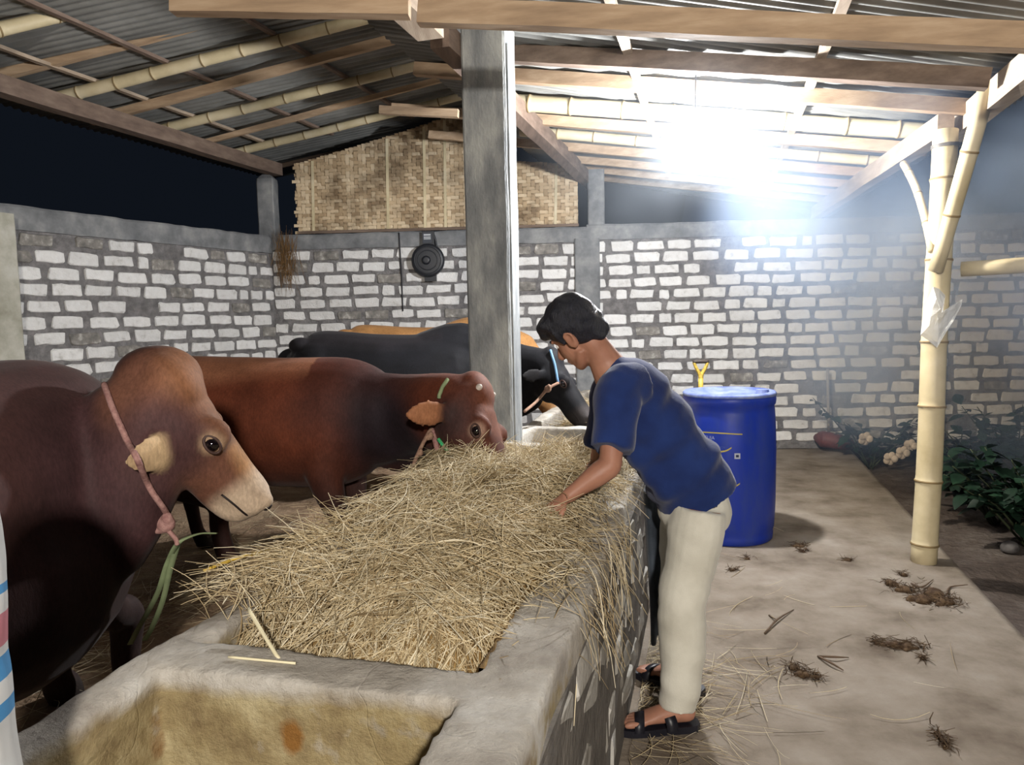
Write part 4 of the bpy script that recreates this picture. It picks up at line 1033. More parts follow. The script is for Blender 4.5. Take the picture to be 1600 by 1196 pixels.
# ---- hair: thick cap, short at the nape, heavy fringe
hm = MB()
hm.ell(hp(-.018, 0, .055), (.108, .090, .094), Rf, 22, 14)
hm.ell(hp(.045, 0, .088), (.072, .070, .042), Rf, 18, 10)
hm.ell(hp(-.050, 0, .005), (.068, .078, .078), Rf, 18, 12)
hm.ell(hp(.085, 0, .070), (.038, .056, .030), Rf)
hm.ell(hp(-.078, 0, -.035), (.036, .056, .05), Rf)
for s in (-1, 1):
    hm.loft([hp(.028, .070 * s, .05), hp(.026, .074 * s, .015), hp(.022, .073 * s, -.012)], [.02, .015, .006], [.014, .010, .005], n=10, sub=3)
    hm.ell(hp(-.03, .066 * s, .04), (.055, .022, .04), Rf)
me = organic(hm, 0.0065, 4, .5); co = coords(me); no = normals(me)
co += no * (0.0035 * vnoise(co, 90, 91) + .003 * vnoise(co, 40, 92))[:, None]
# clear the face and the ears
rel = co - np.array(headc); ff = rel @ np.array(fd); uu_ = rel @ np.array(hu); ss_ = rel @ np.array(hs)
set_coords(me, co); link_mesh('hair', me, M['hair'], boy)

# ---- t-shirt
sm_ = MB()
tor = [(1080, 762, 2.80, .155, .150), (1060, 728, 2.80, .158, .152), (1030, 682, 2.80, .158, .150), (1000, 636, 2.79, .165, .140), (976, 600, 2.79, .165, .115), (958, 578, 2.79, .115, .075), (948, 568, 2.79, .066, .056)]
P_ = [at(x, y, Y) for x, y, Y, _, _ in tor]
P_.insert(0, P_[0] + (P_[0] - P_[1]).normalized() * .065); rxs = [.168] + [t[3] for t in tor]; rys = [.150] + [t[4] for t in tor]
sm_.loft(P_, rxs, rys, n=26, sub=5, upv=(0.55, 0, 0.8))
# loose cloth hanging below the belly
hb_ = [(1062, 768, 2.72), (1030, 742, 2.72), (1004, 700, 2.72), (985, 650, 2.72)]
for dy in (0, .1): sm_.loft([at(x, y, Y + dy) for x, y, Y in hb_], [.055, .06, .06, .05], [.06, .07, .07, .06], n=14, sub=3)
for sh, el, e2 in ((shL, elL, .80), (shR, elR, .72)):
    tip = sh + (el - sh) * e2
    sm_.loft([sh + Vector((.06, (.06 if sh is shL else -.06), .0)), sh, sh * .55 + tip * .45, tip], [.085, .082, .078, .074], [.085, .085, .08, .074], n=18, sub=4, upv=(0, 1, 0.2))
me = organic(sm_, 0.009, 5, .5); co = coords(me); no = normals(me)
co += no * (0.007 * vnoise(co @ np.array(((.7, 0, .7), (0, .6, 0), (-1.6, 0, 1.6))).T, 13, 95) + .005 * vnoise(co @ np.array(((.5, 0, .5), (0, .6, 0), (-1.5, 0, 1.5))).T, 30, 96))[:, None]; set_coords(me, co)
shirt = link_mesh('shirt', me, M['shirt'], boy)
# small pale triangular print on the sleeve edge
tA = at(978, 658, 2.535); 
# ---- trousers
pm = MB()
pm.loft([hipc + Vector((.0, 0, .06)), hipc + Vector((0, 0, .0)), hipc + Vector((0, 0, -.06)), hipc + Vector((-.005, 0, -.12))], [.11, .130, .136, .10], [.10, .128, .142, .12], n=22, sub=4, upv=(0, 1, 0))
def pant(h, k, a, y0):
    lo_ = a + Vector((0, 0, .0))
    pm.loft([h + Vector((0, 0, .0)), h * .8 + k * .2, h * .5 + k * .5, k + Vector((0, 0, .05)), k * .7 + a * .3, k * .35 + a * .65, a * .85 + k * .15, lo_], [.095, .104, .098, .088, .080, .076, .072, .066], [.11, .116, .104, .092, .082, .078, .076, .070], n=20, sub=4, upv=(0, 1, 0))
pant(hipL, kneeL, ankL + Vector((-.005, 0, -.01)), 0); pant(hipR, kneeR, ankR + Vector((-.005, 0, .0)), 0)
me = organic(pm, 0.008, 4, .5); co = coords(me); no = normals(me)
low = np.clip((.62 - co[:, 2]) / .25, 0, 1)
wr_ = (.0045 * vnoise(co * np.array((1, 1, 2.6)), 17, 97)) * low + .004 * vnoise(co, 15, 98) + .0022 * vnoise(co * np.array((1, 1, 1.8)), 40, 99)
co += no * wr_[:, None]; set_coords(me, co)
link_mesh('trousers', me, M['pants'], boy)
# ---- sandals
for g, td, side in (footL, footR):
    sdl = MB(); outl = []
    for x, w in ((-.075, .018), (-.06, .034), (-.02, .039), (.05, .040), (.12, .048), (.18, .047), (.215, .034), (.228, .012)): outl.append((x, w))
    ring = [(x, w) for x, w in outl] + [(x, -w) for x, w in reversed(outl)]; nn = len(ring)
    vs = [g + td * x + side * w + Vector((0, 0, z)) for z in (.002, .028) for x, w in ring]
    sdl.add(vs, [tuple(range(nn)), tuple(range(2 * nn - 1, nn - 1, -1))] + [((i + 1) % nn, i, nn + i, nn + (i + 1) % nn) for i in range(nn)])
    so = sdl.build('sandal', M['leather'], boy)
    for x0, x1, hgt, skew in ((.035, .075, .079, .02), (.125, .160, .066, -.012)):
        st = MB(); vs = []; n_ = 12
        for i in range(n_ + 1):
            a_ = math.pi * i / n_; c_, s_ = math.cos(a_), math.sin(a_)
            for x in (x0, x1):
                for k_ in (0, .006): vs.append(g + td * (x + skew * c_) + side * ((.047 + k_) * c_) + Vector((0, 0, .022 + (hgt - .022 + k_ - (x - x0) * .2) * max(s_, 0) ** .8)))
        fs = []
        for i in range(n_):
            b0 = i * 4; fs += [(b0 + 1, b0 + 5, b0 + 7, b0 + 3), (b0, b0 + 2, b0 + 6, b0 + 4), (b0, b0 + 4, b0 + 5, b0 + 1), (b0 + 2, b0 + 3, b0 + 7, b0 + 6)]
        st.add(vs, fs); ORIGIN[so] = ORIGIN[boy]; st.build('strap', M['leather'], so, sm=True)
# ------------------------------------------------------------------ blue drum
bc = at(1140, 720, 4.98); bx, by = bc.x, 5.0
drum = empty('barrel', (bx, by, 0), 'blue plastic drum with dented lid behind the boy', 'barrel')
m, nt, b = newmat('blue_plastic'); v = geopos(nt)
sp = nt.nodes.new('ShaderNodeSeparateXYZ'); nt.links.new(v, sp.inputs[0])
dst = mathn(nt, 'MULTIPLY', ramp(nt, noisen(nt, geopos(nt, (1, 1, .35)), 9, 6, .65), [(.42, (0, 0, 0)), (.7, (1, 1, 1))]), .5)
c = mixc(nt, dst, srgb(24, 54, 164), srgb(66, 82, 128)); nt.links.new(c, b.inputs['Base Color'])
b.inputs['Roughness'].default_value = .42; b.inputs['Specular IOR Level'].default_value = .4
bump(nt, b, noisen(nt, v, 6, 3), .2, .01); M['blue'] = m
prof = [(0.0, .02), (.0, .270), (.012, .282), (.05, .285), (.065, .280), (.09, .290), (.2, .297), (.31, .300), (.45, .301), (.6, .302), (.66, .301), (.78, .297), (.86, .292), (.895, .288), (.905, .296), (.935, .300), (.955, .298), (.965, .290)]
bz = MB(); n = 48; vs = []
for z, r_ in prof:
    for i in range(n):
        a = 2 * math.pi * i / n; vs.append((bx + r_ * math.cos(a), by + r_ * math.sin(a), z + .003))
bz.add(vs, [(k * n + i, k * n + (i + 1) % n, (k + 1) * n + (i + 1) % n, (k + 1) * n + i) for k in range(len(prof) - 1) for i in range(n)] + [tuple(range(n - 1, -1, -1))])
bz.build('shell', M['blue'], drum, sm=True)
ld_ = MB(); vs = []; rr = [(.300, .958), (.302, .972), (.292, .984), (.262, .982), (.25, .972), (.2, .966), (.12, .958), (.05, .955), (.002, .955)]
for r_, z in rr:
    for i in range(n):
        a = 2 * math.pi * i / n; x, y = r_ * math.cos(a), r_ * math.sin(a)
        dz = (0.022 * mnoise.noise(Vector((x * 5 + 3, y * 5, 1))) if r_ < .26 else 0)
        vs.append((bx + x, by + y, z + dz + .003))
ld_.add(vs, [(k * n + i, k * n + (i + 1) % n, (k + 1) * n + (i + 1) % n, (k + 1) * n + i) for k in range(len(rr) - 1) for i in range(n)])
M['lid'] = M['lid']; lidm = rough_mat('dusty_blue_lid', [(.3, srgb(60, 78, 150)), (.55, srgb(120, 132, 170)), (.75, srgb(150, 156, 176))], 8, 5, .6, .2)
lid = ld_.build('lid', lidm, drum, sm=True); ORIGIN[lid] = ORIGIN[drum]
MB().loft([(bx + .19, by - .1, .955), (bx + .19, by - .1, 1.0)], [.045, .04], n=18, sub=1, upv=(1, 0, 0)).build('bung', lidm, lid)
# printed marks on the drum
yel = plain('yellow_print', srgb(196, 180, 92), .6); wht = plain('white_print', srgb(170, 178, 205), .6)
def wrap_pt(px, py, rad=.3035):
    """point on the drum surface seen at a photo position"""
    d = ray(px, py); ox, oy = CAMP.x - bx, CAMP.y - by
    A_ = d.x ** 2 + d.y ** 2; B_ = 2 * (ox * d.x + oy * d.y); C_ = ox * ox + oy * oy - rad * rad
    t = (-B_ - math.sqrt(max(B_ * B_ - 4 * A_ * C_, 0))) / (2 * A_); return CAMP + d * t
def surf_line(pts, w, mat, name):
    P = [wrap_pt(*p) for p in pts]; mbx = MB(); vs = []
    P2, _, _ = resample(P, 1, 1, 6)
    for p in P2:
        rv = Vector((p[0] - bx, p[1] - by, 0)).normalized() * .3045; q = Vector((bx, by, p[2])) + rv
        vs += [q + Vector((0, 0, w / 2)), q - Vector((0, 0, w / 2))]
    mbx.add(vs, [(2 * i, 2 * i + 1, 2 * i + 3, 2 * i + 2) for i in range(len(P2) - 1)]); mbx.build(name, mat, drum)
surf_line([(1085, 675), (1105, 676), (1130, 677.5), (1160, 679)], .008, yel, 'printed_line')
surf_line([(1118, 704), (1126, 706), (1135, 704.5), (1143, 700)], .010, yel, 'printed_arc')
surf_line([(1146, 763), (1150, 760), (1156, 756)], .009, yel, 'printed_dash')
def drum_text(txt, px, py, size, mat):
    cu = bpy.data.curves.new('t', 'FONT'); cu.body = txt; cu.size = size; to = bpy.data.objects.new('t', cu); COL.objects.link(to)
    dg = bpy.context.evaluated_depsgraph_get(); me = bpy.data.meshes.new_from_object(to.evaluated_get(dg)); bpy.data.objects.remove(to)
    p0 = wrap_pt(px, py); a0 = math.atan2(p0.y - by, p0.x - bx); co = coords(me)
    a = a0 + co[:, 0] / .3045; new = np.column_stack([bx + .3045 * np.cos(a), by + .3045 * np.sin(a), p0.z + co[:, 1]])
    set_coords(me, new); link_mesh('printed_lettering', me, mat, drum)
drum_text('TIGUJA', 1095, 685, .030, wht); drum_text('NET  MCN', 1112, 700, .018, plain('faint_print', srgb(86, 104, 170), .6))
q = wrap_pt(1152, 713); rv = Vector((q.x - bx, q.y - by, 0)).normalized(); tg = Vector((-rv.y, rv.x, 0))
def patch(c, w, h, off, mat, name, cut=0):
    MB().add([c + rv * off + tg * sx * w / 2 + Vector((0, 0, sz * h / 2)) for sx, sz in ((-1, -1), (1, -1), (1, 1), (-1, 1))], [(0, 1, 2, 3)]).build(name, mat, drum)
patch(q, .036, .036, .003, plain('white_sticker', srgb(190, 196, 210), .6), 'sticker'); patch(q, .018, .016, .005, plain('sticker_mark', srgb(34, 46, 86), .6), 'sticker_mark')
# ------------------------------------------------------------------ shovel behind the drum
sh = empty('shovel', onz(1096, 700, 0.0) + Vector((0, 0, 0)), 'shovel with worn yellow D-grip standing behind the blue drum', 'shovel')
gt = at(1095, 566, 5.5); ORIGIN[sh] = Vector((gt.x, 5.5, 0)); sh.location = ORIGIN[sh]
yw = plain('worn_yellow', srgb(176, 148, 60), .5, noise=.35, nscale=60); dk = plain('dark_grip', srgb(54, 46, 40), .6)
X0, Y0, Z0 = gt.x, 5.5, gt.z
MB().loft([(X0 - .05, Y0, Z0), (X0 - .035, Y0, Z0 - .04), (X0 - .008, Y0, Z0 - .09), (X0, Y0, Z0 - .13)], [.012, .012, .014, .017], n=10, sub=4).build('grip_arm', yw, sh, sm=True)
MB().loft([(X0 + .05, Y0, Z0), (X0 + .035, Y0, Z0 - .04), (X0 + .008, Y0, Z0 - .09), (X0, Y0, Z0 - .13)], [.012, .012, .014, .017], n=10, sub=4).build('grip_arm', yw, sh, sm=True)
MB().loft([(X0 - .058, Y0, Z0 + .002), (X0, Y0, Z0 + .004), (X0 + .058, Y0, Z0 + .002)], [.013, .015, .013], n=12, sub=3).build('grip_bar', dk, sh, sm=True)
MB().loft([(X0, Y0, Z0 - .12), (X0 - .005, Y0, Z0 - .5), (X0 - .01, Y0, .3)], [.018, .017, .017], n=12, sub=4, upv=(1, 0, 0)).build('shaft', yw, sh, sm=True)
MB().loft([(X0 - .01, Y0, .34), (X0 - .01, Y0, .25), (X0 - .01, Y0 - .01, .12), (X0 - .01, Y0 - .01, .01)], [.02, .11, .12, .09], [.02, .012, .010, .006], n=16, sub=3, upv=(0, 1, 0)).build('blade', plain('blade_steel', srgb(90, 86, 82), .5, .7, noise=.3), sh, sm=True)
# ------------------------------------------------------------------ wall horn (round black housing on the block wall)
fx = WX(672); fy = WY(fx); fz = at(672, 408, fy).z; blk = plain('black_plastic', srgb(30, 33, 40), .45, spec=.5)
fan = empty('wall_fan', (fx, fy, fz - .2), 'round black fan housing fixed to the wall above the black cow', 'fan')
F_ = MB(); F_.loft([(fx, fy - .03, fz), (fx, fy - .06, fz), (fx, fy - .10, fz), (fx, fy - .125, fz), (fx, fy - .13, fz)], [.12, .175, .18, .165, .12], n=36, sub=3, upv=(0, 0, 1)); F_.build('housing', blk, fan, sm=True)
for rr_ in (.145, .105):
    ringp = [(fx + rr_ * math.cos(a), fy - .131, fz + rr_ * math.sin(a)) for a in np.linspace(0, 2 * math.pi, 33)]
    MB().loft(ringp, .006, n=6, sub=1, cap=False).build('ridge', blk, fan, sm=True)
MB().loft([(fx - .015, fy - .12, fz), (fx - .015, fy - .16, fz), (fx - .015, fy - .165, fz)], [.05, .042, .02], n=24, sub=2).build('hub', blk, fan, sm=True)
MB().box((fx + .01, fy - .055, fz + .24), (.13, .07, .15)).build('mount', blk, fan); MB().box((fx + .02, fy - .05, fz - .19), (.13, .06, .07)).build('foot', blk, fan)
MB().loft([(fx + .06, fy - .06, fz + .30), (fx + .085, fy - .06, fz + .22), (fx + .10, fy - .06, fz + .12)], .012, n=8, sub=3).build('arm', blk, fan, sm=True)
lw = plain('pale_label', srgb(196, 200, 204), .6)
MB().box((fx + .0, fy - .0915, fz + .245), (.10, .003, .11)).build('label_plate', plain('label_grey', srgb(62, 66, 74), .6), fan)
for q_, zz in enumerate((.275, .25, .232)): MB().box((fx, fy - .0945, fz + zz), (.075, .003, .010 if q_ else .016)).build('label_line', lw, fan)
wx = WX(627); wirem = plain('black_wire', srgb(34, 34, 40), .6)
tag(MB().loft([(wx, WY(wx) - .032, 2.46), (wx + .004, WY(wx) - .033, 2.3), (wx + .01, WY(wx) - .02, 2.0), (wx + .012, WY(wx) - .022, 1.6)], .008, n=6, sub=4).build('cable', wirem, None, sm=True), 'thin black cable running down the block wall beside the fan', 'cable')
# dry grass tuft on the wall corner
r = np.random.default_rng(88); c0 = np.array(at(446, 376, 8.40)); n = 160
P = c0 + np.column_stack([r.normal(0, .06, n), r.uniform(-.06, .0, n), -r.uniform(.05, .38, n)])
V, Fq = strand_mesh(P, unit(np.column_stack([r.normal(.04, .18, n), r.normal(0, .08, n), -np.ones(n)])), r.uniform(.2, .45, n), r.normal(0, .05, (n, 3)), r.uniform(.002, .004, n), 4)
M['drygrass'] = plain('dry_grass', srgb(134, 104, 66), .8, noise=.3)
V[:, 1] = np.minimum(V[:, 1], WY(-2.5) - .045)
tag(link_mesh('dry_grass_tuft', np_mesh('dry_grass_tuft', V, Fq), M['drygrass']), 'tuft of dry brown grass hanging from the wall corner', 'dry grass', kind='stuff')
# ------------------------------------------------------------------ bamboo post, braces, rail, plastic bag
pb0 = onz(1443, 878, 0.0); pb1 = at(1478, 214, 4.45)
bp = bamboo('bamboo_post', (pb0.x, pb0.y, -.02), (pb1.x, pb1.y, 2.52), .071, .066, 'thick pale bamboo post carrying the eave over the walkway edge', 'post', node=.42, seed=91)
bamboo('bamboo_brace', at(1462, 424, 4.36), at(1545, 128, 4.05), .040, .044, 'slanted bamboo brace tied from the post up to the near eave beam', 'brace', 'braces of the bamboo post', seed=93, node=.34)
bamboo('bamboo_brace', at(1456, 392, 4.40), at(1412, 256, 5.05), .022, .024, 'thin curved brace between the post and the far eave beam', 'brace', 'braces of the bamboo post', seed=94, node=.3, bend=.06)
bamboo('bamboo_rail', at(1502, 421, 4.42), at(1680, 409, 4.1), .043, .045, 'horizontal bamboo rail leaving the post to the right', 'rail', seed=95, node=.4)
wire = plain('tie_wire', srgb(120, 116, 112), .5, .5)
tw_ = []
for q_ in range(49):
    a = q_ / 48 * 2 * math.pi * 3; tw_.append(Vector((pb1.x + .074 * math.cos(a), pb1.y + .074 * math.sin(a), 2.42 + .02 * q_ / 48)))
tag(MB().loft(tw_, .004, n=6, sub=1).build('tie_wire', wire, None, sm=True), 'wire tie wound round the top of the bamboo post', 'wire')
m, nt, b = newmat('clear_plastic'); b.inputs['Base Color'].default_value = (.86, .88, .9, 1); b.inputs['Roughness'].default_value = .22; b.inputs['Alpha'].default_value = .55; b.inputs['Specular IOR Level'].default_value = .6
bump(nt, b, noisen(nt, geopos(nt), 22, 4), .9, .02); M['bag'] = m
outline = [(1458, 448), (1468, 452), (1477, 462), (1474, 486), (1487, 478), (1504, 467), (1502, 478), (1490, 502), (1478, 520), (1464, 544), (1450, 532), (1438, 524), (1441, 500), (1447, 474)]
cpx = sum(p[0] for p in outline) / len(outline); cpy = sum(p[1] for p in outline) / len(outline)
rings = []; Yb = 4.33
for k_, (sc, dep) in enumerate(((1.0, 0.0), (.85, -.035), (.55, -.06), (.2, -.07))):
    rings.append([at(cpx + (x - cpx) * sc, cpy + (y - cpy) * sc, Yb + dep + .012 * mnoise.noise(Vector((x * .11, y * .09, k_)))) for x, y in outline])
back = [[at(cpx + (x - cpx) * sc, cpy + (y - cpy) * sc, Yb + dep) for x, y in outline] for sc, dep in ((.8, .018), (.3, .025))]
no_ = len(outline); vs = [p for q_ in rings for p in q_] + [p for q_ in back for p in q_]; fs = []
for k_ in range(3): fs += [(k_ * no_ + i, k_ * no_ + (i + 1) % no_, (k_ + 1) * no_ + (i + 1) % no_, (k_ + 1) * no_ + i) for i in range(no_)]
fs.append(tuple(3 * no_ + i for i in range(no_)))
fs += [((i + 1) % no_, i, 4 * no_ + i, 4 * no_ + (i + 1) % no_) for i in range(no_)] + [(4 * no_ + (i + 1) % no_, 4 * no_ + i, 5 * no_ + i, 5 * no_ + (i + 1) % no_) for i in range(no_)]
tag(MB().add(vs, fs).build('plastic_bag', M['bag'], None, sm=False), 'crumpled clear plastic bag hanging on the bamboo post', 'plastic bag')
# ------------------------------------------------------------------ dustpan with stick by the wall
dp = onz(1304, 703, 0.0) + Vector((0, -.06, 0)); dpan = empty('dustpan', dp, 'red-brown dustpan with a thin upright stick at the foot of the wall', 'dustpan')
rb = plain('red_brown_plastic', srgb(104, 52, 46), .6, noise=.25)
MB().loft([at(1278, 686, dp.y + .02), at(1283, 686, dp.y + .02), at(1300, 689, dp.y - .03), at(1326, 694, dp.y - .08), at(1334, 696, dp.y - .09)], [.085, .10, .105, .10, .09], [.04, .085, .085, .07, .02], n=16, sub=3, upv=(0, 0, 1)).build('pan', rb, dpan, sm=True)
MB().loft([at(1295, 680, dp.y), at(1294, 630, dp.y + .02), at(1293, 577, dp.y + .05)], .016, n=8, sub=3, upv=(1, 0, 0)).build('stick', plain('grey_stick', srgb(150, 144, 138), .7), dpan, sm=True)
# ------------------------------------------------------------------ plants
M['leaf'] = rough_mat('leaf_green', [(.3, srgb(14, 30, 22)), (.6, srgb(28, 52, 36)), (.8, srgb(46, 72, 50))], 8, 4, .55, 0, rand=.4)
M['stem'] = plain('stem_green', srgb(58, 66, 44), .7)
M['petal'] = plain('dry_pale_petals', srgb(206, 190, 170), .8, noise=.2)
def leaf_mesh(l, w):
    vs = []; fs = []
    for i, (t, ww) in enumerate(((0, .04), (.25, .8), (.5, 1.0), (.75, .65), (1, .03))):
        for s, dz in ((-1, .10), (0, 0), (1, .10)): vs.append((t * l, s * ww * w / 2, dz * ww * w - .25 * t * t * l))
    for i in range(4):
        for j in range(2): a = i * 3 + j; fs.append((a, a + 1, a + 4, a + 3))
    me = bpy.data.meshes.new('leaf'); me.from_pydata(vs, [], fs); me.update(); smooth(me); me.materials.append(M['leaf']); return me
LEAVES = [leaf_mesh(.10, .06), leaf_mesh(.13, .07), leaf_mesh(.08, .055)]
def plant(name, base, stems, nleaf, label, seed, big=1.0, petals=()):
    r = random.Random(seed); e = empty(name, base, label, 'plant'); base = Vector(base)
    for tip in stems:
        tip = Vector(tip); mid = (base + tip) / 2 + Vector((r.uniform(-.04, .04), r.uniform(-.04, .04), .05))
        MB().loft([base + Vector((r.uniform(-.03, .03), r.uniform(-.03, .03), -.03)), mid, tip], [.009, .007, .004], n=6, sub=4).build('stem', M['stem'], e, sm=True)
        for k_ in range(nleaf):
            t = r.uniform(.25, 1.0); p = base.lerp(mid, t * 2) if t < .5 else mid.lerp(tip, t * 2 - 1)
            o = bpy.data.objects.new('leaf', r.choice(LEAVES)); COL.objects.link(o); o.parent = e; o.location = p - base + Vector((r.uniform(-.03, .03), r.uniform(-.03, .03), r.uniform(-.02, .02)))
            o.rotation_euler = (r.uniform(-.6, .6), r.uniform(-.7, .5), r.uniform(0, 6.28)); s_ = r.uniform(.7, 1.3) * big; o.scale = (s_, s_, s_)
    for p in petals:
        for q_ in range(5):
            o = MB(); a = q_ * 1.256; c_ = Vector(p)
            o.ell(c_ + Vector((.035 * math.cos(a), .01 * q_ - .02, .035 * math.sin(a))), (.038, .015, .038), None, 8, 6).build('petal', M['petal'], e, sm=True)
    return e
pb_ = onz(1360, 728, -.12)
plant('garden_plant', pb_, [at(1270, 622, pb_.y - .1), at(1318, 660, pb_.y - .1), at(1345, 668, pb_.y), at(1375, 690, pb_.y - .2), at(1400, 664, pb_.y), at(1425, 680, pb_.y), at(1432, 650, pb_.y)], 17, 'leafy plant with pale dry blooms trailing over the slab corner', 3, 1.15,
      petals=[at(1410, 708, pb_.y - .25), at(1422, 697, pb_.y - .15), at(1352, 686, pb_.y - .2), at(1391, 717, pb_.y - .3)])
for i, (px, py, hgt, sp_, nl, lab) in enumerate([(1555, 815, .55, .5, 20, 'dark green bush beyond the bamboo post'), (1610, 850, .75, .5, 22, 'dark green bush at the right edge of the garden'), (1520, 745, .5, .45, 16, 'small leafy bush at the foot of the far wall'), (1590, 742, .8, .5, 20, 'taller leafy bush against the far wall')]):
    bb = onz(px, py, -.1); r = random.Random(200 + i)
    plant('garden_bush', bb, [bb + Vector((r.uniform(-sp_, sp_), r.uniform(-sp_, sp_) * .7, hgt * r.uniform(.5, 1.0))) for _ in range(11)], nl, lab, 300 + i, 1.2)
# stones and litter on the soil
def lump(name, p, r3, mat, label, cat, seed, z=0.0, group=None, amp=.35):
    mb = MB(); mb.ell((p[0], p[1], p[2] + r3[2] * .6), r3, Matrix.Rotation(seed, 3, 'Z'), 14, 9); me = mb.mesh(name, weld=True); co = coords(me)
    cc = co.mean(0); co = cc + (co - cc) * (1 + amp * vnoise(co, 1.6 / max(r3[0], r3[1]), seed))[:, None]; co[:, 2] = np.maximum(co[:, 2], p[2] - .004); set_coords(me, co); smooth(me)
    return tag(link_mesh(name, me, mat), label, cat, group)
M['stone'] = rough_mat('field_stone', [(.3, srgb(70, 66, 66)), (.7, srgb(120, 116, 114))], 8)
lump('stone', onz(1578, 862, -.12), (.07, .06, .045), M['stone'], 'grey stone lying on the soil at the right edge', 'stone', 3)
lump('plastic_scrap', onz(1534, 798, -.12), (.06, .04, .012), plain('pale_scrap', srgb(200, 200, 205), .4), 'pale scrap of plastic on the soil by the bushes', 'litter', 5, amp=.8)
# ------------------------------------------------------------------ muck and twigs on the walkway
M['muck'] = rough_mat('dry_muck', [(.3, srgb(58, 42, 32)), (.7, srgb(104, 84, 62))], 30, 5, .95, .8, 90, .006)
def muck(pts, label, seed):
    r = random.Random(seed); mb = MB()
    for px, py, a_, b_, h_ in pts:
        p = onz(px, py, 0.004); mb.ell((p.x, p.y, .004 + h_ * .3), (a_, b_, h_), Matrix.Rotation(r.uniform(0, 3), 3, 'Z'), 12, 8)
        for _ in range(5):
            mb.ell((p.x + r.uniform(-a_, a_), p.y + r.uniform(-b_, b_), .006), (a_ * r.uniform(.2, .5), b_ * r.uniform(.2, .5), h_ * .8), None, 8, 6)
    me = organic(mb, .006, 2, .5); co = coords(me); no = normals(me); co += no * (.004 * vnoise(co, 120, seed))[:, None]; co[:, 2] = np.maximum(co[:, 2], .001); set_coords(me, co)
    mo = tag(link_mesh('muck_clump', me, M['muck']), label, 'muck', 'muck on the walkway')
    r2 = np.random.default_rng(seed); P = []
    for px, py, a_, b_, h_ in pts:
        p = onz(px, py, 0.0); n2 = int(14 + 900 * a_); P.append(np.column_stack([p.x + r2.normal(0, a_ * .9, n2), p.y + r2.normal(0, b_ * 1.2, n2), r2.uniform(.004, h_ + .01, n2)]))
    P = np.vstack(P); n2 = len(P)
    Vm, Fm = strand_mesh(P, unit(np.column_stack([r2.normal(0, 1, n2), r2.normal(0, 1, n2), r2.normal(0, .15, n2)])), r2.uniform(.025, .085, n2), r2.normal(0, .12, (n2, 3)), r2.uniform(.0012, .003, n2), 3)
    Vm[:, 2] = np.maximum(Vm[:, 2], .003); link_mesh('fibres', np_mesh('fibres', Vm, Fm), M['muck'], mo)['kind'] = 'stuff'
muck([(1440, 940, .05, .04, .03), (1462, 935, .05, .05, .035), (1393, 915, .03, .025, .022), (1415, 925, .045, .02, .02), (1475, 942, .05, .04, .02)], 'largest tangled clump of dry muck near the foot of the bamboo post', 401)
muck([(1395, 1010, .045, .022, .014), (1418, 1013, .05, .022, .014), (1372, 1006, .02, .012, .01), (1442, 1031, .012, .01, .01)], 'flat elongated patch of muck in the middle of the walkway', 402)
muck([(1240, 1045, .022, .018, .012), (1255, 1056, .028, .022, .014), (1275, 1060, .014, .01, .01)], 'small ragged muck patch to the right of the boy', 403)
muck([(1470, 1155, .014, .028, .012), (1476, 1166, .010, .020, .01)], 'single dark muck lump near the bottom right', 404)
muck([(1248, 855, .03, .022, .014), (1255, 863, .02, .014, .012)], 'small muck clump in front of the blue drum', 405)
muck([(1145, 893, .02, .014, .012), (1167, 875, .016, .012, .01)], 'two small crumbs of muck between boy and drum', 406)
muck([(1326, 877, .016, .01, .006), (1411, 900, .016, .012, .016)], 'crumb of muck by the bamboo post base', 407)
twm = plain('twig_brown', srgb(96, 78, 62), .85, noise=.3)
def twig(lines, label):
    e = None
    for k_, ln in enumerate(lines):
        P = [onz(x, y, .008 + .01 * (i % 2)) for i, (x, y) in enumerate(ln)]
        if e is None: e = empty('twig', (P[0].x, P[0].y, 0), label, 'twig', 'twigs on the walkway')
        MB().loft(P, [.005] * (len(P) - 1) + [.002], n=6, sub=3).build('branch', twm, e, sm=True)
twig([[(1278, 1026), (1298, 1036), (1318, 1048)], [(1280, 1026), (1304, 1027), (1326, 1028)]], 'forked twig in the middle of the walkway')
twig([[(1195, 990), (1215, 968), (1240, 953)], [(1202, 962), (1212, 968)]], 'small branching twig to the right of the boy')
twig([[(1424, 912), (1440, 918), (1458, 906)], [(1450, 940), (1478, 930), (1484, 918), (1512, 914)]], 'bent twigs caught in the muck near the bamboo post')
# ------------------------------------------------------------------ printed sack, lower left
m, nt, b = newmat('woven_sack'); v = geopos(nt); g_ = nt.nodes.new('ShaderNodeTexCoord'); sp = nt.nodes.new('ShaderNodeSeparateXYZ'); nt.links.new(v, sp.inputs[0])
hz = mathn(nt, 'ADD', sp.outputs['Z'], mathn(nt, 'MULTIPLY', sp.outputs['X'], -.35))
zs = lambda y, x=12: (at(x, y, .98).z - .35 * at(x, y, .98).x)
z_all = [zs(y) for y in (1196, 1128, 1103, 1068, 1040, 1000, 965, 932, 912)]
lo_z, hi_z = z_all[0] - .3, z_all[-1] + .3
mr = nt.nodes.new('ShaderNodeMapRange'); mr.inputs['From Min'].default_value = lo_z; mr.inputs['From Max'].default_value = hi_z; nt.links.new(hz, mr.inputs[0])
nrm = lambda z: (z - lo_z) / (hi_z - lo_z)
white = srgb(214, 214, 212); blue = srgb(60, 140, 196); pink = srgb(196, 120, 132)
rp = nt.nodes.new('ShaderNodeValToRGB'); rp.color_ramp.interpolation = 'CONSTANT'; els = rp.color_ramp.elements
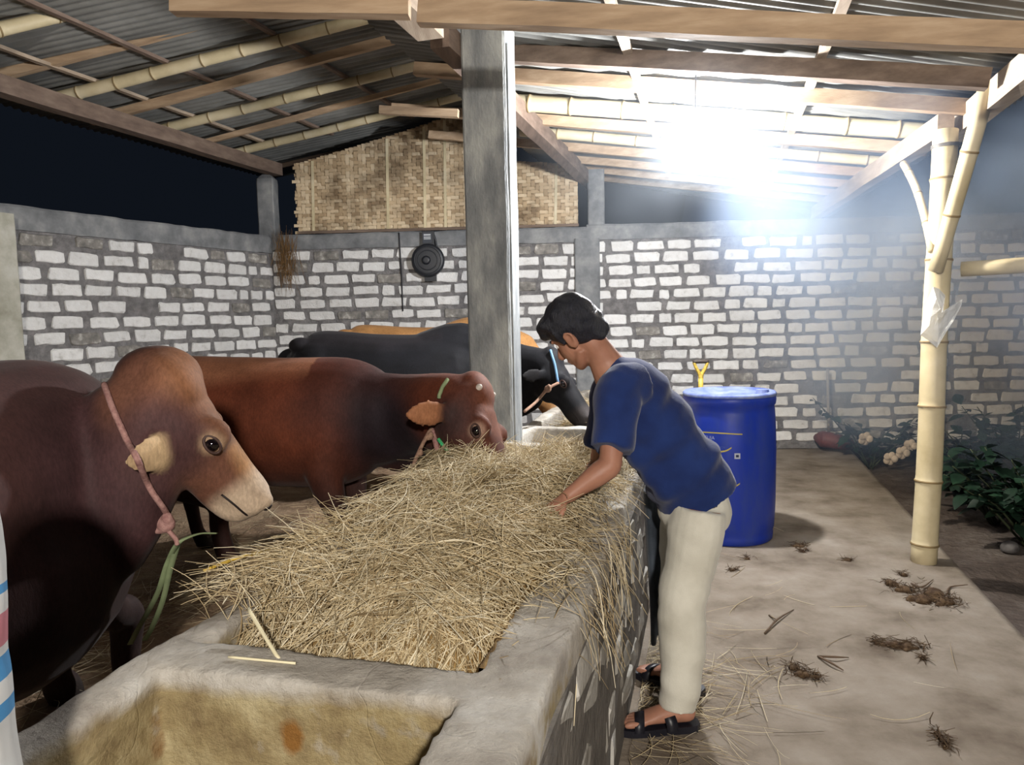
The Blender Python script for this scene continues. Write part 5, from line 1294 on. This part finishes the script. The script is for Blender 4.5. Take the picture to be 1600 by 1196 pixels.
stops = [(0, white), (nrm(zs(1128)), blue), (nrm(zs(1104)), white), (nrm(zs(1070)), blue), (nrm(zs(1032)), white), (nrm(zs(1016)), pink), (nrm(zs(962)), white), (nrm(zs(930)), blue), (nrm(zs(914)), white)]
while len(els) < len(stops): els.new(.5)
for e_, (p_, c_) in zip(els, stops): e_.position = p_; e_.color = (*c_, 1)
nt.links.new(mr.outputs[0], rp.inputs[0]); nt.links.new(rp.outputs[0], b.inputs['Base Color']); b.inputs['Roughness'].default_value = .6
wv = nt.nodes.new('ShaderNodeTexChecker'); wv.inputs['Scale'].default_value = 420; nt.links.new(v, wv.inputs['Vector'])
bump(nt, b, mathn(nt, 'ADD', mathn(nt, 'MULTIPLY', wv.outputs['Fac'], .3), noisen(nt, v, 9, 4)), .4, .008)
sk_ = MB(); cx = at(-105, 1000, 1.0).x
edge = [(-70, 842), (-10, 856), (4, 880), (8, 930), (16, 985), (13, 1040), (22, 1085), (30, 1140), (36, 1200)]
pts = [(at(e_[0], e_[1], .98)) for e_ in edge]
P_ = [Vector((p.x - .192, .98, p.z)) for p in pts]; P_.append(Vector((P_[-1].x, .98, P_[-1].z - .35))); P_.append(Vector((P_[-1].x - .01, .98, STALL_Z)))
sk_.loft(list(reversed(P_)), [.165, .185] + [.17] * (len(P_) - 3) + [.12], [.13, .15] + [.14] * (len(P_) - 3) + [.08], n=24, sub=4, upv=(0, 1, 0))
me = organic(sk_, .01, 3); co = coords(me); no = normals(me); co += no * (.006 * vnoise(co, 14, 111) + .003 * vnoise(co, 36, 112))[:, None]; set_coords(me, co)
tag(link_mesh('feed_sack', me, m), 'white woven feed sack with blue and pink stripes at the lower left edge', 'sack')
# ------------------------------------------------------------------ dark sheet hanging by the trough behind the boy
m = cloth('dark_tarpaulin', srgb(44, 50, 58), srgb(72, 80, 90), rough=.5)
tb = MB()
for dv, dz, w_ in ((0.045, .0, .05), (0.075, .05, .035)):
    u_ = 3.12; tb.loft([tp(u_, dv, .80), tp(u_ + .02, dv + .01, .6), tp(u_, dv + .02, .35), tp(u_ + .01, dv + .015, .14 + dz)], [w_, w_ * 1.1, w_ * .8, w_ * .4], [.022, .026, .02, .012], n=12, sub=4, upv=tuple(perp))
tag(link_mesh('tarpaulin_strip', organic(tb, .008, 3), m), 'dark grey folded sheet hanging on the trough behind the boy', 'sheet')

# ------------------------------------------------------------------ ropes
M['rope_pink'] = rough_mat('pink_rope', [(.3, srgb(140, 100, 96)), (.7, srgb(182, 142, 134))], 60, 3, .9, .8, 200, .003)
M['rope_tan'] = rough_mat('tan_rope', [(.3, srgb(126, 96, 84)), (.7, srgb(172, 140, 118))], 60, 3, .9, .8, 200, .003)
M['rope_green'] = plain('green_cord', srgb(62, 186, 120), .5); M['strap_green'] = plain('faded_green_strap', srgb(132, 146, 108), .7, noise=.2); M['rope_blue'] = plain('blue_cord', srgb(110, 150, 190), .6)
def rope(name, pts, rad, mat, label, knots=()):
    e = empty(name, pts[0], label, 'rope')
    MB().loft(pts, rad, n=8, sub=6, upv=(.2, .9, .3)).build('cord', mat, e, sm=True)
    for p, r_ in knots:
        mb = MB(); mb.ell(p, (r_, r_ * .8, r_), None, 12, 8); mb.ell(Vector(p) + Vector((-r_ * .7, 0, -r_ * .7)), (r_ * .7, r_ * .5, r_ * .4)); mb.ell(Vector(p) + Vector((r_ * .3, -r_ * .3, r_ * .6)), (r_ * .6, r_ * .6, r_ * .7))
        link_mesh('knot', organic(mb, .004, 3), mat, e)
    return e
from mathutils.bvhtree import BVHTree
def cow_bvh(root):
    o = [c for c in root.children if c.name.startswith('body')][0]; me = o.data; off = np.array(ORIGIN[root]); co = coords(me) + off
    return BVHTree.FromPolygons([Vector(c) for c in co], [tuple(p.vertices) for p in me.polygons])
def drape(bv, pts, lift=.008, sub=10):
    """lay a photo-traced line onto the near side of an animal"""
    out = []
    for (x0, y0), (x1, y1) in zip(pts[:-1], pts[1:]):
        for k_ in range(sub):
            t = k_ / sub; d = ray(x0 + (x1 - x0) * t, y0 + (y1 - y0) * t).normalized(); h = bv.ray_cast(CAMP, d)
            if h[0] is not None: out.append(h[0] - d * lift + h[1] * lift * .5)
    d = ray(*pts[-1]).normalized(); h = bv.ray_cast(CAMP, d)
    if h[0] is not None: out.append(h[0] - d * lift)
    sm_p = [out[0]] + [(out[i - 1] + out[i] * 2 + out[i + 1]) / 4 for i in range(1, len(out) - 1)] + [out[-1]]
    return sm_p
bv1 = cow_bvh(c1); bv2 = cow_bvh(c2); bv3 = cow_bvh(c3)
d1 = drape(bv1, [(163, 598), (178, 640), (205, 700), (235, 765), (262, 806)])
rope('halter_rope', d1[::3] + [d1[-1]], .009, M['rope_pink'], 'pink halter rope around the neck of the near bull', [(d1[-1] + Vector((0, -.015, -.02)), .028)])
ke = d1[-1] + Vector((0, -.02, -.03)); yk = ke.y
rope('tether_strap', [ke, at(274, 842, yk), at(277, 852, yk)], .007, M['rope_pink'], 'short pink rope end below the halter knot of the near bull')
def strap(pts, w, mat, label):
    P2, _, _ = resample(pts, 1, 1, 8); vs = []
    for p in P2: vs += [Vector(p) + Vector((w, .002, 0)), Vector(p) - Vector((w, .002, 0))]
    o = MB().add(vs, [(2 * i, 2 * i + 1, 2 * i + 3, 2 * i + 2) for i in range(len(P2) - 1)]).build('strap', mat, None, sm=True); s_ = o.modifiers.new('t', 'SOLIDIFY'); s_.thickness = .004; return tag(o, label, 'strap')
strap([at(336, 833, yk + .1), at(308, 834, yk + .05), at(280, 848, yk), at(262, 880, yk + .05), at(245, 930, yk + .1), at(215, 985, yk + .14), at(203, 1008, yk + .16)], .008, M['strap_green'], 'faded green strap hanging from the halter knot to the floor')
strap([at(278, 850, yk + .01), at(266, 890, yk + .06), at(254, 940, yk + .12), at(238, 980, yk + .16), at(226, 1002, yk + .18)], .008, M['strap_green'], 'second strand of faded green strap ending by the hooves')
d2 = drape(bv2, [(700, 594), (692, 606), (686, 622)]); 
rope('neck_cord', d2[::2] + [d2[-1]], .009, M['strap_green'], 'pale green cord behind the ear of the red bull')
d2b = drape(bv2, [(686, 686), (700, 704), (716, 718), (724, 722)])
rope('nose_cord', d2b[::3] + [d2b[-1]], .008, M['rope_green'], 'bright green cord across the cheek of the red bull')
d2c = drape(bv2, [(676, 670), (680, 690)]); kp = d2c[0]; ky = kp.y - .03
rope('lead_rope', [kp, at(668, 680, ky), at(652, 712, ky - .05), at(638, 748, ky - .1), at(622, 782, ky - .1)], .009, M['rope_tan'], 'brown lead rope running from the red bull down to the trough', [(at(672, 682, ky), .018), (at(656, 708, ky - .04), .016)])
rope('lead_rope_end', [kp, at(684, 705, ky), at(690, 722, ky)], [.010, .013, .008], M['rope_pink'], 'loose frayed rope end hanging beside the cheek of the red bull')
d3 = drape(bv3, [(860, 548), (867, 572), (872, 598)])
rope('head_cord', d3[::3] + [d3[-1]], .009, M['rope_blue'], 'pale blue cord across the face of the black cow')
k3 = d3[-1] + Vector((0, -.03, 0)); ppost = tp(4.2, -.80, .80)
rope('lead_rope', [k3, at(856, 608, k3.y - .05), at(838, 628, 4.75), at(820, 643, 4.55)], .010, M['rope_tan'], 'pinkish lead rope tying the black cow to the post', [(at(856, 608, k3.y - .06), .024)])
# ------------------------------------------------------------------ smoke and haze
def volume(name, box, dens, color, label, noise_scale=None, lo=.4, hi=.75, aniso=.3, shape='box', emis=0):
    m = bpy.data.materials.new(name); m.use_nodes = True; nt = m.node_tree
    for n_ in list(nt.nodes):
        if n_.type == 'BSDF_PRINCIPLED': nt.nodes.remove(n_)
    out = [n_ for n_ in nt.nodes if n_.type == 'OUTPUT_MATERIAL'][0]
    vs = nt.nodes.new('ShaderNodeVolumeScatter'); vs.inputs['Color'].default_value = (*color, 1); vs.inputs['Density'].default_value = dens; vs.inputs['Anisotropy'].default_value = aniso
    nt.links.new(vs.outputs[0], out.inputs['Volume'])
    (x0, x1), (y0, y1), (z0, z1) = box
    if noise_scale:
        v = geopos(nt, (1, 1, .7)); f = noisen(nt, v, noise_scale, 2, .5)
        mr = nt.nodes.new('ShaderNodeMapRange'); mr.inputs['From Min'].default_value = lo; mr.inputs['From Max'].default_value = hi; mr.inputs['To Max'].default_value = dens; nt.links.new(f, mr.inputs[0])
        # fade towards the edge of the cloud
        tc = nt.nodes.new('ShaderNodeTexCoord'); sb = nt.nodes.new('ShaderNodeVectorMath'); sb.operation = 'SUBTRACT'; nt.links.new(tc.outputs['Generated'], sb.inputs[0]); sb.inputs[1].default_value = (.5, .5, .5)
        ln = nt.nodes.new('ShaderNodeVectorMath'); ln.operation = 'LENGTH'; nt.links.new(sb.outputs[0], ln.inputs[0])
        fd_ = nt.nodes.new('ShaderNodeMapRange'); fd_.inputs['From Min'].default_value = .5; fd_.inputs['From Max'].default_value = .15; nt.links.new(ln.outputs['Value'], fd_.inputs[0])
        nt.links.new(mathn(nt, 'MULTIPLY', mr.outputs[0], fd_.outputs[0]), vs.inputs['Density'])
    m.cycles.volume_sampling = 'EQUIANGULAR'
    mb = MB(); c = ((x0 + x1) / 2, (y0 + y1) / 2, (z0 + z1) / 2)
    if shape == 'box': mb.box(c, (x1 - x0, y1 - y0, z1 - z0))
    else: mb.ell(c, ((x1 - x0) / 2, (y1 - y0) / 2, (z1 - z0) / 2), None, 20, 12)
    o = mb.build(name, m); tag(o, label, 'smoke', kind='stuff'); return o
volume('smoke', ((1.2, 6.8), (3.0, 7.9), (-.1, 4.0)), 3.0, (.50, .67, 1.0), 'bluish wood smoke drifting around the bamboo post', noise_scale=.8, lo=.46, hi=.75, aniso=.1, shape='ell')
volume('smoke', ((-.1, 2.7), (3.6, 5.9), (1.5, 3.2)), 0.11, (.80, .89, 1.0), 'white haze added to give the bare bulb its glow', noise_scale=1.1, lo=.3, hi=.7, aniso=.3, shape='ell')  # haze puff added around the bulb to imitate its bloom
